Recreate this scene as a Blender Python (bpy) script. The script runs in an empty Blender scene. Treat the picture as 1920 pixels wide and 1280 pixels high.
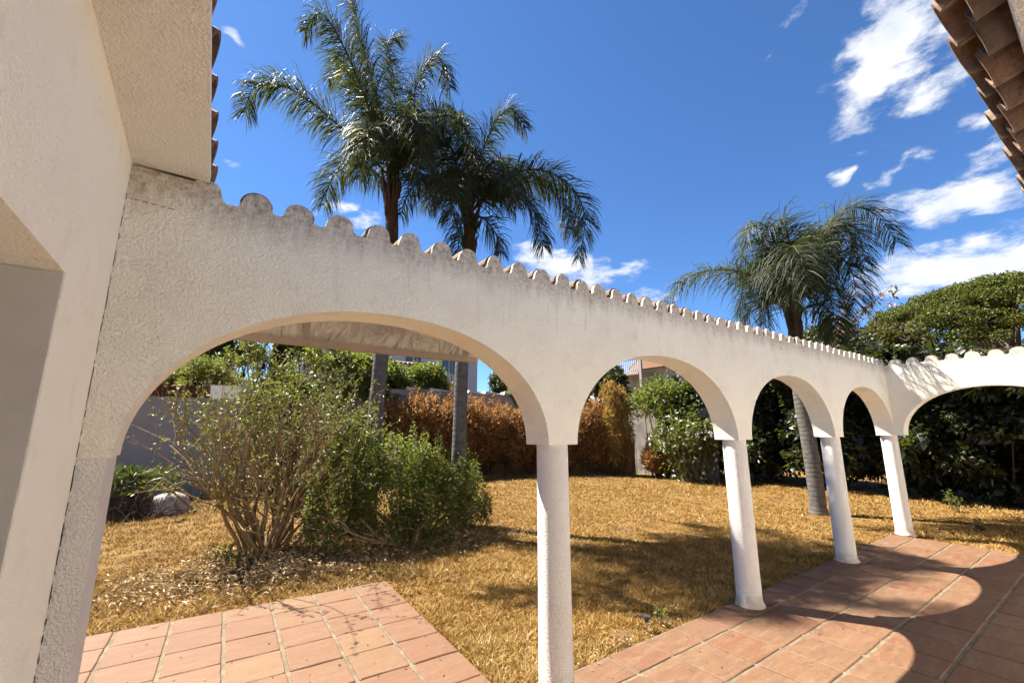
import bpy, math, random
import numpy as np

random.seed(7)
RNG = np.random.default_rng(11)
scene = bpy.context.scene
COL = scene.collection
PI = math.pi

# ------------------------------------------------------------------ camera
cam_d = bpy.data.cameras.new('camera')
cam_d.sensor_width = 36.0
cam_d.lens = 815.0 / 1920.0 * 36.0
cam_d.clip_start = 0.05
cam_d.clip_end = 2000.0
cam = bpy.data.objects.new('camera', cam_d)
COL.objects.link(cam)
cam.location = (0.0, 0.0, 1.65)
cam.rotation_euler = (math.radians(90 + 11.31), 0.0, math.radians(54.726 - 90))
scene.camera = cam

# ------------------------------------------------------------------ sun, sky, exposure
SUN_EL = math.radians(55.3)
SUN_AZ = math.atan2(0.859, -0.512)            # from +X, towards the garden and left
SUN_DIR = (math.cos(SUN_EL) * math.cos(SUN_AZ), math.cos(SUN_EL) * math.sin(SUN_AZ), math.sin(SUN_EL))
sun_d = bpy.data.lights.new('sun', 'SUN')
sun_d.energy = 2.85
sun_d.angle = math.radians(0.55)
sun_d.color = (1.0, 0.93, 0.82)
sun = bpy.data.objects.new('sun', sun_d)
COL.objects.link(sun)
sun.rotation_euler = (PI / 2 - SUN_EL, 0.0, SUN_AZ + PI / 2)
SKY_STRENGTH = 0.05
scene.view_settings.view_transform = 'Standard'
scene.view_settings.look = 'None'
scene.view_settings.gamma = 1.0
scene.view_settings.exposure = 3.1
try:
    scene.view_settings.use_curve_mapping = False
except Exception:
    pass

# (azimuth, elevation, half width, half height, tilt, density) of the clouds, degrees on the sky
CLOUDS = [
    (8.5, 35.5, 7.0, 5.0, 35, 1.0), (6.0, 30.5, 4.0, 2.2, 20, 0.75),
    (10.0, 24.7, 2.0, 1.0, 25, 0.7), (13.6, 25.2, 1.2, 1.0, 40, 0.6), (12.4, 27.4, 1.4, 0.5, 0, 0.5),
    (5.0, 20.6, 7.5, 1.9, -4, 1.0), (2.0, 24.0, 4.0, 2.0, 10, 0.8), (4.0, 26.8, 2.0, 0.7, 15, 0.45),
    (7.5, 14.5, 9.5, 2.8, -3, 1.1), (-6.0, 15.0, 12.0, 4.5, 0, 1.0),
    (47.0, 20.8, 8.5, 2.4, -14, 1.1), (38.5, 19.8, 3.5, 1.4, 10, 0.55), (35.0, 16.0, 5.0, 1.2, 0, 0.6),
    (74.4, 25.1, 3.2, 1.3, 10, 0.7), (77.6, 26.4, 2.0, 0.8, 10, 0.75), (82.0, 24.5, 3.0, 1.0, 0, 0.6),
    (92.4, 39.5, 1.0, 0.5, -25, 0.4), (89.9, 27.6, 2.4, 0.6, 10, 0.5),
    (20.0, 39.4, 1.2, 0.5, 25, 0.4), (16.8, 41.4, 3.0, 0.9, 30, 0.45), (23.0, 23.5, 1.0, 0.5, 0, 0.45),
]
world = bpy.data.worlds.new('World')
scene.world = world
world.use_nodes = True
world.cycles.sampling_method = 'NONE'
scene.cycles.diffuse_bounces = 6
scene.cycles.glossy_bounces = 2
scene.cycles.transmission_bounces = 4
scene.cycles.caustics_reflective = False
scene.cycles.caustics_refractive = False
scene.cycles.adaptive_threshold = 0.02


def build_world():
    nt = world.node_tree
    N, L = nt.nodes, nt.links
    N.clear()

    def m(op, a, b=None, c=None, clamp=False):
        n = N.new('ShaderNodeMath'); n.operation = op; n.use_clamp = clamp
        for i, v in enumerate((a, b, c)):
            if v is None: continue
            if isinstance(v, (int, float)): n.inputs[i].default_value = v
            else: L.new(v, n.inputs[i])
        return n.outputs[0]

    tc = N.new('ShaderNodeTexCoord')
    sep = N.new('ShaderNodeSeparateXYZ'); L.new(tc.outputs['Generated'], sep.inputs[0])

    def noise(scale, detail, rough, stretch=(1, 1, 1)):
        mp = N.new('ShaderNodeMapping'); mp.inputs['Scale'].default_value = stretch
        L.new(tc.outputs['Generated'], mp.inputs[0])
        n = N.new('ShaderNodeTexNoise'); n.inputs['Scale'].default_value = scale
        n.inputs['Detail'].default_value = detail; n.inputs['Roughness'].default_value = rough
        L.new(mp.outputs[0], n.inputs['Vector'])
        return n
    deg = 180 / PI
    az = m('MULTIPLY', m('ARCTAN2', sep.outputs[1], sep.outputs[0]), deg)
    el = m('MULTIPLY', m('ARCSINE', sep.outputs[2]), deg)
    wn = noise(11, 2, 0.6)
    ws = N.new('ShaderNodeSeparateColor'); L.new(wn.outputs['Color'], ws.inputs[0])
    az = m('ADD', az, m('MULTIPLY', m('SUBTRACT', ws.outputs[0], 0.5), 7.0))
    el = m('ADD', el, m('MULTIPLY', m('SUBTRACT', ws.outputs[1], 0.5), 4.0))
    comb = N.new('ShaderNodeCombineXYZ'); L.new(az, comb.inputs[0]); L.new(el, comb.inputs[1])
    best = None
    for (a0, e0, hw, hh, tilt, dens) in CLOUDS:
        mp = N.new('ShaderNodeMapping'); mp.vector_type = 'TEXTURE'
        mp.inputs['Location'].default_value = (a0, e0, 0)
        mp.inputs['Rotation'].default_value = (0, 0, -math.radians(tilt))
        mp.inputs['Scale'].default_value = (hw / math.cos(math.radians(e0)), hh, 1)
        L.new(comb.outputs[0], mp.inputs[0])
        ln = N.new('ShaderNodeVectorMath'); ln.operation = 'LENGTH'; L.new(mp.outputs[0], ln.inputs[0])
        k = m('MULTIPLY_ADD', ln.outputs['Value'], -dens, 1.15 * dens)
        best = k if best is None else m('MAXIMUM', best, k)
    best = m('MAXIMUM', best, 0.0)
    # scattered small clouds over the rest of the sky
    far = noise(2.2, 2, 0.55, (1, 1, 2.4))
    gen = m('MULTIPLY', m('MAXIMUM', m('SUBTRACT', far.outputs[0], 0.66), 0.0), 3.0)
    best = m('MAXIMUM', best, gen)
    fine = noise(16, 6, 0.64, (1.0, 1.0, 2.2))
    f2 = m('SUBTRACT', fine.outputs[0], 0.5)
    d = m('ADD', best, m('MULTIPLY', f2, 2.7))
    d = m('MULTIPLY', d, m('MINIMUM', m('MULTIPLY', best, 5.0), 1.0))
    mr = N.new('ShaderNodeMapRange'); mr.interpolation_type = 'SMOOTHSTEP'
    mr.inputs['From Min'].default_value = 0.08; mr.inputs['From Max'].default_value = 1.0
    L.new(d, mr.inputs['Value'])
    dens = m('MULTIPLY', mr.outputs[0], 0.93)
    sky = N.new('ShaderNodeTexSky'); sky.sky_type = 'NISHITA'; sky.sun_disc = False
    sky.sun_elevation = SUN_EL
    sky.sun_rotation = math.radians(90) - SUN_AZ
    sky.altitude = 50; sky.air_density = 0.8; sky.dust_density = 0.1; sky.ozone_density = 4.0
    cr = N.new('ShaderNodeValToRGB')
    cr.color_ramp.elements[0].position = 0.3; cr.color_ramp.elements[0].color = (2.0, 2.15, 2.4, 1)
    cr.color_ramp.elements[1].position = 0.65; cr.color_ramp.elements[1].color = (2.9, 2.9, 2.9, 1)
    L.new(ws.outputs[2], cr.inputs[0])
    mix = N.new('ShaderNodeMix'); mix.data_type = 'RGBA'
    tint = N.new('ShaderNodeMix'); tint.data_type = 'RGBA'; tint.blend_type = 'MULTIPLY'; tint.inputs[0].default_value = 1.0
    tint.inputs[7].default_value = (0.285, 0.40, 0.505, 1)
    L.new(sky.outputs[0], tint.inputs[6])
    L.new(dens, mix.inputs[0]); L.new(tint.outputs[2], mix.inputs[6]); L.new(cr.outputs[0], mix.inputs[7])
    bg = N.new('ShaderNodeBackground'); bg.inputs[1].default_value = SKY_STRENGTH
    L.new(mix.outputs[2], bg.inputs[0])
    out = N.new('ShaderNodeOutputWorld'); L.new(bg.outputs[0], out.inputs[0])


build_world()

# ------------------------------------------------------------------ object helpers
ORG = {}


def thing(name, label, cat, loc=(0, 0, 0), group=None):
    o = bpy.data.objects.new(name, None)
    COL.objects.link(o)
    o.location = loc
    o.empty_display_size = 0.2
    o['label'] = label
    o['category'] = cat
    if group: o['group'] = group
    ORG[o.name] = np.array(loc, float)
    return o


def tag(o, label=None, cat=None, group=None, kind=None):
    if label: o['label'] = label
    if cat: o['category'] = cat
    if group: o['group'] = group
    if kind: o['kind'] = kind
    return o


def raw_mesh(name, V, F, mat, smooth=False, rnd=None):
    me = bpy.data.meshes.new(name)
    if isinstance(F, np.ndarray):
        V = np.asarray(V, np.float32)
        n, k = F.shape
        me.vertices.add(len(V)); me.vertices.foreach_set('co', V.ravel())
        me.loops.add(n * k); me.loops.foreach_set('vertex_index', F.astype(np.int32).ravel())
        me.polygons.add(n)
        me.polygons.foreach_set('loop_start', np.arange(0, n * k, k, dtype=np.int32))
        me.update(calc_edges=True)
    else:
        me.from_pydata([tuple(map(float, v)) for v in V], [], F)
        me.update()
    if smooth:
        me.polygons.foreach_set('use_smooth', [True] * len(me.polygons))
    if rnd is not None:
        a = me.attributes.new('rnd', 'FLOAT', 'POINT')
        a.data.foreach_set('value', np.asarray(rnd, np.float32))
    if mat: me.materials.append(mat)
    return me


def mk(name, V, F, mat, parent=None, smooth=False, rnd=None, origin=None):
    """one mesh object from world-space vertices"""
    V = np.asarray(V, float)
    if parent is not None:
        base = ORG[parent.name]; o_org = base
    else:
        o_org = np.array(origin if origin is not None else (0, 0, 0), float)
    me = raw_mesh(name, V - o_org, F, mat, smooth, rnd)
    o = bpy.data.objects.new(name, me)
    COL.objects.link(o)
    if parent is not None: o.parent = parent
    else: o.location = o_org
    ORG[o.name] = o_org
    return o


def place(name, me, parent, loc, rot=(0, 0, 0), scale=(1, 1, 1)):
    o = bpy.data.objects.new(name, me)
    COL.objects.link(o)
    o.parent = parent
    o.location = np.array(loc, float) - ORG[parent.name]
    o.rotation_euler = rot
    o.scale = scale
    ORG[o.name] = np.array(loc, float)
    return o


class MB:
    """collects shapes for one mesh"""
    def __init__(s): s.V = []; s.F = []

    def add(s, V, F):
        b = len(s.V)
        s.V.extend([tuple(map(float, v)) for v in V])
        s.F.extend([[int(i) + b for i in f] for f in F])
        return s

    def box(s, x0, x1, y0, y1, z0, z1):
        V = [(x, y, z) for z in (z0, z1) for y in (y0, y1) for x in (x0, x1)]
        F = [(0, 2, 3, 1), (4, 5, 7, 6), (0, 1, 5, 4), (1, 3, 7, 5), (3, 2, 6, 7), (2, 0, 4, 6)]
        return s.add(V, F)

    def tube(s, path, radii, n=8, cap=True):
        V, F = tube(path, radii, n, cap)
        return s.add(V, F)

    def prism(s, poly, axis, a, b):
        """poly of 2-D points extruded along axis ('x' or 'y') from a to b"""
        k = len(poly)
        V = []
        for t in (a, b):
            for (p, q) in poly:
                V.append((t, p, q) if axis == 'x' else (p, t, q))
        F = [[i, (i + 1) % k, k + (i + 1) % k, k + i] for i in range(k)]
        F += [list(range(k))[::-1], [k + i for i in range(k)]]
        return s.add(V, F)

    def build(s, name, mat, parent=None, smooth=False, origin=None):
        return mk(name, np.array(s.V), s.F, mat, parent, smooth, None, origin)


def frames(path):
    P = np.asarray(path, float)
    T = np.gradient(P, axis=0)
    T /= np.linalg.norm(T, axis=1)[:, None] + 1e-9
    ref = np.array([0.31, 0.17, 0.93])
    if abs(T.mean(0) @ ref) / (np.linalg.norm(T.mean(0)) + 1e-9) > 0.93: ref = np.array([0.95, -0.2, 0.1])
    S = np.cross(T, ref); S /= np.linalg.norm(S, axis=1)[:, None] + 1e-9
    U = np.cross(S, T)
    return P, T, S, U


def tube(path, radii, n=8, cap=True):
    P, T, S, U = frames(path)
    a = np.arange(n) * 2 * PI / n
    r = np.asarray(radii, float)[:, None, None]
    V = P[:, None, :] + r * (np.cos(a)[None, :, None] * S[:, None, :] + np.sin(a)[None, :, None] * U[:, None, :])
    V = V.reshape(-1, 3)
    k = len(P)
    F = [[i * n + j, i * n + (j + 1) % n, (i + 1) * n + (j + 1) % n, (i + 1) * n + j] for i in range(k - 1) for j in range(n)]
    if cap:
        F.append(list(range(n))[::-1]); F.append([(k - 1) * n + j for j in range(n)])
    return V, F


def tubes_np(tubes, n=5):
    """many (path, radii) as one quad array"""
    VV, FF, b = [], [], 0
    for path, radii in tubes:
        P, T, S, U = frames(path)
        a = np.arange(n) * 2 * PI / n
        r = np.asarray(radii, float)[:, None, None]
        V = (P[:, None, :] + r * (np.cos(a)[None, :, None] * S[:, None, :] + np.sin(a)[None, :, None] * U[:, None, :])).reshape(-1, 3)
        k = len(P)
        i = np.arange(k - 1)[:, None] * n; j = np.arange(n)[None, :]; j2 = (j + 1) % n
        F = np.stack([i + j, i + j2, i + n + j2, i + n + j], -1).reshape(-1, 4) + b
        VV.append(V); FF.append(F); b += len(V)
    return np.concatenate(VV), np.concatenate(FF)


def unit(v):
    return v / (np.linalg.norm(v, axis=-1, keepdims=True) + 1e-9)


def leaf_mesh(P, D, L, W, rnd=None, fold=0.18, droop=0.15):
    """one folded lance-shaped leaf of two triangles pairs at each point"""
    n = len(P)
    D = unit(D)
    Nn = unit(RNG.normal(size=(n, 3)) + np.array([0, 0, 0.7]))
    S = unit(np.cross(D, Nn)); Nn = np.cross(S, D)
    L = np.broadcast_to(np.asarray(L, float), (n,))[:, None]; W = np.broadcast_to(np.asarray(W, float), (n,))[:, None]
    mid = P + D * L * 0.45
    a = mid + S * W * 0.5 + Nn * W * fold
    b = mid - S * W * 0.5 + Nn * W * fold
    tip = P + D * L - np.array([0, 0, 1.0]) * L * droop
    V = np.stack([P, a, tip, b], 1).reshape(-1, 3)
    i = np.arange(n)[:, None] * 4
    F = np.concatenate([i + np.array([[0, 1, 2]]), i + np.array([[0, 2, 3]])], 0)
    if rnd is None: rnd = RNG.random(n)
    return V, F, np.repeat(rnd, 4)


def ell_points(n, ells, inner=0.55):
    """points in the outer shells of ellipsoids [(centre, radii)], with outward directions"""
    vol = np.array([r[0] * r[1] + r[1] * r[2] + r[0] * r[2] for c, r in ells], float)
    cnt = np.maximum((n * vol / vol.sum()).astype(int), 1)
    PP, DD = [], []
    for (c, r), k in zip(ells, cnt):
        d = unit(RNG.normal(size=(k, 3)))
        rad = inner + (1 - inner) * RNG.random(k) ** 0.6
        rad = rad * (1 + 0.10 * RNG.normal(size=k))
        PP.append(np.array(c) + d * rad[:, None] * np.array(r)); DD.append(d)
    return np.concatenate(PP), np.concatenate(DD)


def lumps(centre, radii, n, size, jitter=0.35, top=-0.4, flat=0.75, kmin=0.62):
    """small ellipsoids scattered over a big one: an uneven crown"""
    out = []
    for _ in range(n):
        d = RNG.normal(size=3); d /= np.linalg.norm(d)
        if d[2] < top: d[2] = abs(d[2])
        k = kmin + (1 - kmin) * RNG.random()
        s = size * (0.65 + 0.7 * RNG.random())
        out.append((np.array(centre) + d * np.array(radii) * k, (s * (1 + jitter * RNG.normal()), s * (1 + jitter * RNG.normal()), s * flat)))
    return [(c, tuple(max(abs(x), size * 0.3) for x in r)) for c, r in out]


def spikes(ls, n, w=0.07, h=0.3, up=0.8):
    """thin upright or outward sprays that break up the outline of a crown"""
    src = list(ls)
    for _ in range(n):
        c, r = src[random.randrange(len(src))]
        d = RNG.normal(size=3); d[2] = abs(d[2]) * 0.6 + up; d = d / np.linalg.norm(d)
        ls.append((np.array(c) + d * np.array(r) * 1.05, (w * random.uniform(.6, 1.5), w * random.uniform(.6, 1.5), h * random.uniform(.4, 1.5))))
    return ls


def grow(p, d, length, r, depth, tubes, tips, spread=0.7, up=0.15, kids=(2, 3), wob=0.18, seg=4, shrink=0.66):
    path = [np.array(p, float)]; d = unit(np.array(d, float))
    for i in range(seg):
        d = unit(d + RNG.normal(size=3) * wob + np.array([0, 0, up]) * 0.3)
        path.append(path[-1] + d * length / seg)
    rr = np.linspace(r, r * 0.6, seg + 1)
    tubes.append((np.array(path), rr))
    if depth == 0:
        for q in path[1:]: tips.append((q, d))
        return
    for k in range(random.randint(*kids)):
        t = random.randint(max(1, seg - 2), seg)
        nd = unit(d + RNG.normal(size=3) * spread + np.array([0, 0, up]))
        grow(path[t], nd, length * shrink * (0.75 + 0.5 * random.random()), rr[t] * 0.72, depth - 1, tubes, tips, spread, up, kids, wob, seg, shrink)


def catmull(pts, n):
    P = np.array(pts, float)
    P = np.vstack([2 * P[0] - P[1], P, 2 * P[-1] - P[-2]])
    k = len(P) - 3
    out = []
    for t in np.linspace(0, k - 1e-6, n):
        i = int(t); u = t - i
        a, b, c, d = P[i:i + 4]
        out.append(0.5 * ((2 * b) + (-a + c) * u + (2 * a - 5 * b + 4 * c - d) * u ** 2 + (-a + 3 * b - 3 * c + d) * u ** 3))
    return np.array(out)


# ------------------------------------------------------------------ materials
class NB:
    def __init__(s, name):
        s.m = bpy.data.materials.new(name); s.m.use_nodes = True
        s.nt = s.m.node_tree; s.N = s.nt.nodes; s.L = s.nt.links
        s.N.clear()
        s.out = s.N.new('ShaderNodeOutputMaterial')
        s.p = s.N.new('ShaderNodeBsdfPrincipled')
        s.L.new(s.p.outputs[0], s.out.inputs[0])
        s.geo = None

    def pos(s):
        if s.geo is None: s.geo = s.N.new('ShaderNodeNewGeometry')
        return s.geo.outputs['Position']

    def objco(s):
        return s.N.new('ShaderNodeTexCoord').outputs['Object']

    def noise(s, scale, detail=4, rough=0.55, stretch=None, co=None, dist=0.0):
        n = s.N.new('ShaderNodeTexNoise')
        n.inputs['Scale'].default_value = scale; n.inputs['Detail'].default_value = detail
        n.inputs['Roughness'].default_value = rough; n.inputs['Distortion'].default_value = dist
        co = co or s.pos()
        if stretch:
            mp = s.N.new('ShaderNodeMapping'); mp.inputs['Scale'].default_value = stretch
            s.L.new(co, mp.inputs[0]); co = mp.outputs[0]
        s.L.new(co, n.inputs['Vector'])
        return n.outputs[0]

    def vor(s, scale, feature='F1', co=None):
        n = s.N.new('ShaderNodeTexVoronoi'); n.feature = feature
        n.inputs['Scale'].default_value = scale
        s.L.new(co or s.pos(), n.inputs['Vector'])
        return n.outputs['Distance']

    def ramp(s, fac, stops):
        r = s.N.new('ShaderNodeValToRGB')
        e = r.color_ramp.elements
        while len(e) < len(stops): e.new(0.5)
        for i, (p, c) in enumerate(stops):
            e[i].position = p
            e[i].color = (c, c, c, 1) if isinstance(c, (int, float)) else (*c, 1)
        s.L.new(fac, r.inputs[0])
        return r.outputs[0]

    def mix(s, fac, a, b, mode='MIX'):
        n = s.N.new('ShaderNodeMix'); n.data_type = 'RGBA'; n.blend_type = mode
        for i, v in ((0, fac), (6, a), (7, b)):
            if isinstance(v, (int, float)): n.inputs[i].default_value = v if i == 0 else (v, v, v, 1)
            elif isinstance(v, tuple): n.inputs[i].default_value = (*v, 1)
            else: s.L.new(v, n.inputs[i])
        return n.outputs[2]

    def math(s, op, a, b=None, clamp=False):
        n = s.N.new('ShaderNodeMath'); n.operation = op; n.use_clamp = clamp
        for i, v in enumerate((a, b)):
            if v is None: continue
            if isinstance(v, (int, float)): n.inputs[i].default_value = v
            else: s.L.new(v, n.inputs[i])
        return n.outputs[0]

    def rng(s, v, a, b, c=0.0, d=1.0, smooth=True):
        n = s.N.new('ShaderNodeMapRange')
        if smooth: n.interpolation_type = 'SMOOTHSTEP'
        for i, x in zip((1, 2, 3, 4), (a, b, c, d)): n.inputs[i].default_value = x
        s.L.new(v, n.inputs[0])
        return n.outputs[0]

    def bump(s, h, strength, dist):
        b = s.N.new('ShaderNodeBump'); b.inputs['Strength'].default_value = strength; b.inputs['Distance'].default_value = dist
        s.L.new(h, b.inputs['Height'])
        s.L.new(b.outputs[0], s.p.inputs['Normal'])

    def color(s, c, rough=0.8, spec=0.3):
        if isinstance(c, tuple): s.p.inputs['Base Color'].default_value = (*c, 1)
        else: s.L.new(c, s.p.inputs['Base Color'])
        s.p.inputs['Roughness'].default_value = rough
        s.p.inputs['Specular IOR Level'].default_value = spec
        return s.m


def mat_stucco(name, c1, c2, grain=55, bump=0.9, dist=0.006, top_dirt=None, fine=0.5, base_dirt=False):
    b = NB(name)
    big = b.noise(1.3, 4, 0.6)
    col = b.mix(b.rng(big, 0.3, 0.7), c1, c2)
    mid = b.noise(9, 5, 0.65)
    col = b.mix(b.math('MULTIPLY', b.rng(mid, 0.52, 0.75), 0.28), col, tuple(x * 0.72 for x in c2))
    speck = b.vor(7.0)
    spk = b.math('LESS_THAN', speck, 0.022)
    col = b.mix(b.math('MULTIPLY', spk, 0.6), col, (0.12, 0.09, 0.07))
    if top_dirt:
        sp = b.N.new('ShaderNodeSeparateXYZ'); b.L.new(b.pos(), sp.inputs[0])
        z = sp.outputs[2]
        streak = b.noise(11, 5, 0.7, (1, 1, 0.18))
        zz = b.math('ADD', z, b.math('MULTIPLY', b.math('SUBTRACT', streak, 0.5), 0.30))
        f = b.rng(zz, top_dirt[0], top_dirt[1])
        patch = b.rng(b.noise(30, 5, 0.7), 0.35, 0.7)
        f = b.math('MULTIPLY', f, b.math('ADD', 0.35, b.math('MULTIPLY', patch, 0.65)))
        col = b.mix(b.math('MULTIPLY', f, 0.85), col, (0.20, 0.135, 0.095))
        drip = b.math('MULTIPLY', b.rng(b.noise(26, 4, 0.65, (1, 1, 0.07)), 0.56, 0.72), b.rng(z, 2.15, 2.66))
        col = b.mix(b.math('MULTIPLY', drip, 0.28), col, (0.27, 0.19, 0.13))
        blot = b.rng(b.noise(2.6, 6, 0.7), 0.50, 0.72)
        col = b.mix(b.math('MULTIPLY', blot, 0.25), col, (0.60, 0.52, 0.43))
    if base_dirt:
        sp2 = b.N.new('ShaderNodeSeparateXYZ'); b.L.new(b.pos(), sp2.inputs[0])
        zz2 = b.math('ADD', sp2.outputs[2], b.math('MULTIPLY', b.math('SUBTRACT', b.noise(14, 4, 0.7), 0.5), 0.25))
        f2 = b.math('SUBTRACT', 1.0, b.rng(zz2, 0.0, 0.16))
        col = b.mix(b.math('MULTIPLY', f2, 0.6), col, (0.30, 0.22, 0.15))
        st2 = b.rng(b.noise(10, 4, 0.6, (1, 1, 0.15)), 0.56, 0.75)
        col = b.mix(b.math('MULTIPLY', st2, 0.22), col, (0.42, 0.35, 0.27))
    n1 = b.noise(grain, 2, 0.5)
    n2 = b.noise(grain * 2.3, 2, 0.5)
    h = b.math('ADD', b.rng(n1, 0.36, 0.62), b.math('MULTIPLY', b.rng(n2, 0.35, 0.65), fine))
    b.bump(h, bump, dist)
    return b.color(col, 0.9, 0.15)


def mat_plain(name, c, rough=0.7, spec=0.3, var=0.12, scale=14, metal=0.0, bump=0.0):
    b = NB(name)
    n = b.noise(scale, 5, 0.6)
    col = b.mix(b.rng(n, 0.3, 0.7), tuple(x * (1 - var) for x in c), tuple(min(x * (1 + var), 1) for x in c))
    if bump: b.bump(b.noise(scale * 4, 4, 0.6), bump, 0.004)
    b.p.inputs['Metallic'].default_value = metal
    return b.color(col, rough, spec)


def mat_leaf(name, stops, rough=0.5, transl=0.25, spec=0.35, tcol=None):
    b = NB(name)
    at = b.N.new('ShaderNodeAttribute'); at.attribute_name = 'rnd'
    col = b.ramp(at.outputs['Fac'], stops)
    b.color(col, rough, spec)
    if transl:
        t = b.N.new('ShaderNodeBsdfTranslucent')
        tc = b.mix(0.6, col, tcol or (0.25, 0.30, 0.03)) if tcol is not False else col
        b.L.new(tc, t.inputs[0])
        mx = b.N.new('ShaderNodeMixShader'); mx.inputs[0].default_value = transl
        b.L.new(b.p.outputs[0], mx.inputs[1]); b.L.new(t.outputs[0], mx.inputs[2])
        b.L.new(mx.outputs[0], b.out.inputs[0])
    return b.m


def mat_bark(name, c1, c2, stretch=(8, 8, 2), ring=None, bump=0.6):
    b = NB(name)
    n = b.noise(3.0, 6, 0.7, stretch)
    col = b.mix(b.rng(n, 0.3, 0.7), c1, c2)
    h = n
    if ring:
        sp = b.N.new('ShaderNodeSeparateXYZ'); b.L.new(b.pos(), sp.inputs[0])
        w = b.math('ADD', b.math('MULTIPLY', sp.outputs[2], ring), b.math('MULTIPLY', b.noise(2.5, 3), 0.9))
        fr = b.math('FRACT', w)
        line = b.math('SUBTRACT', 1.0, b.rng(fr, 0.0, 0.22))
        col = b.mix(b.math('MULTIPLY', b.math('MULTIPLY', line, 0.7), b.rng(b.noise(6, 3), 0.35, 0.6)), col, tuple(x * 0.35 for x in c1))
        h = b.math('SUBTRACT', n, line)
    b.bump(h, bump, 0.012)
    return b.color(col, 0.85, 0.2)


def mat_tile(name, stops, streak=0.35, dirt=(0.16, 0.10, 0.07), rough=0.75):
    b = NB(name)
    oi = b.N.new('ShaderNodeObjectInfo')
    col = b.ramp(oi.outputs['Random'], stops)
    co = b.N.new('ShaderNodeVectorMath'); co.operation = 'ADD'
    sc = b.N.new('ShaderNodeVectorMath'); sc.operation = 'SCALE'; sc.inputs[0].default_value = (37, 91, 17)
    b.L.new(oi.outputs['Random'], sc.inputs['Scale'])
    b.L.new(b.pos(), co.inputs[0]); b.L.new(sc.outputs[0], co.inputs[1])
    c = co.outputs[0]
    g = b.noise(3.0, 6, 0.6, (1.2, 5.0, 1), c)
    col = b.mix(b.math('MULTIPLY', b.rng(g, 0.42, 0.72), streak), col, (0.15, 0.092, 0.05))
    g2 = b.noise(5.5, 6, 0.68, (0.8, 3.4, 1), c)
    col = b.mix(b.math('MULTIPLY', b.rng(g2, 0.52, 0.78), streak), col, dirt)
    g3 = b.noise(13, 6, 0.72, (0.7, 2.2, 1), c)
    col = b.mix(b.math('MULTIPLY', b.rng(g3, 0.45, 0.70), streak * 0.75), col, tuple(x * 1.25 for x in dirt))
    g4 = b.noise(9, 5, 0.7, (0.6, 2.6, 1), c, 0.6)
    col = b.mix(b.math('MULTIPLY', b.rng(g4, 0.55, 0.75), streak * 0.8), col, (0.165, 0.105, 0.062))
    fl = b.noise(70, 4, 0.7, None, c)
    col = b.mix(b.math('MULTIPLY', b.rng(fl, 0.52, 0.68), 0.5), col, tuple(x * 1.2 for x in dirt))
    pit = b.math('LESS_THAN', b.vor(42.0, co=c), 0.16)
    col = b.mix(b.math('MULTIPLY', pit, b.rng(b.noise(6, 3, 0.6, None, c), 0.45, 0.6)), col, dirt)
    h = b.math('ADD', b.noise(24, 5, 0.6, None, c), b.math('MULTIPLY', fl, 0.3))
    b.bump(h, 0.35, 0.006)
    return b.color(col, rough, 0.3)


M = {}
M['stucco'] = mat_stucco('stucco_arcade', (0.88, 0.845, 0.715), (0.84, 0.795, 0.665), 85, 0.9, 0.005, (2.50, 2.74))
M['stucco_house'] = mat_stucco('stucco_house', (0.90, 0.865, 0.745), (0.87, 0.83, 0.705), 95, 0.55, 0.004)
M['stucco_soffit'] = mat_stucco('stucco_soffit', (0.87, 0.815, 0.72), (0.82, 0.76, 0.665), 80, 0.9, 0.005)
M['stucco_column'] = mat_stucco('stucco_column', (0.82, 0.79, 0.745), (0.77, 0.73, 0.67), 95, 1.0, 0.005, base_dirt=True)
M['garden_wall'] = mat_stucco('garden_wall_render', (0.285, 0.2612, 0.2489), (0.2375, 0.2185, 0.209), 40, 0.4, 0.006)
M['white_render'] = mat_stucco('white_render', (0.4624, 0.4624, 0.4624), (0.4277, 0.4277, 0.4335), 30, 0.3, 0.006)
M['terrace_tile'] = mat_tile('terrace_tile', [(0.0, (0.1066, 0.04421, 0.02058)), (0.35, (0.1135, 0.05263, 0.02546)), (0.7, (0.1089, 0.05684, 0.02919)), (1.0, (0.1271, 0.06526, 0.03294))], 0.6, (0.04538, 0.02737, 0.01685))
M['patio_tile'] = mat_tile('patio_tile', [(0.0, (0.1074, 0.04862, 0.0239)), (0.5, (0.1135, 0.05508, 0.02732)), (0.82, (0.1176, 0.06078, 0.03005)), (0.92, (0.1232, 0.06666, 0.03113)), (1.0, (0.1272, 0.0701, 0.03443))], 0.36, (0.05272, 0.03229, 0.02049))
M['grout'] = mat_plain('grout', (0.122, 0.09613, 0.06655), 0.95, 0.1, 0.25, 9, 0, 0.4)
M['barrel_tile'] = mat_tile('barrel_tile', [(0.0, (0.1561, 0.0878, 0.05527)), (0.4, (0.1885, 0.1074, 0.07153)), (0.7, (0.1105, 0.07478, 0.05202)), (1.0, (0.1626, 0.117, 0.08453))], 0.85, (0.03251, 0.02471, 0.01821), 0.9)
M['mortar'] = mat_plain('mortar', (0.52, 0.45, 0.36), 0.95, 0.1, 0.3, 30, 0, 0.6)
M['crack'] = mat_plain('crack', (0.05, 0.04, 0.035), 1.0, 0.0)
M['fabric'] = None
M['rail'] = mat_plain('awning_rail', (0.62, 0.50, 0.38), 0.5, 0.4, 0.05)
M['hem'] = mat_plain('awning_hem', (0.27, 0.205, 0.16), 0.8, 0.2, 0.06)
M['dark_metal'] = mat_plain('dark_metal', (0.03, 0.03, 0.035), 0.35, 0.5, 0.1)
M['steel'] = mat_plain('steel', (0.5, 0.5, 0.52), 0.3, 0.5, 0.05, 14, 1.0)
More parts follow.
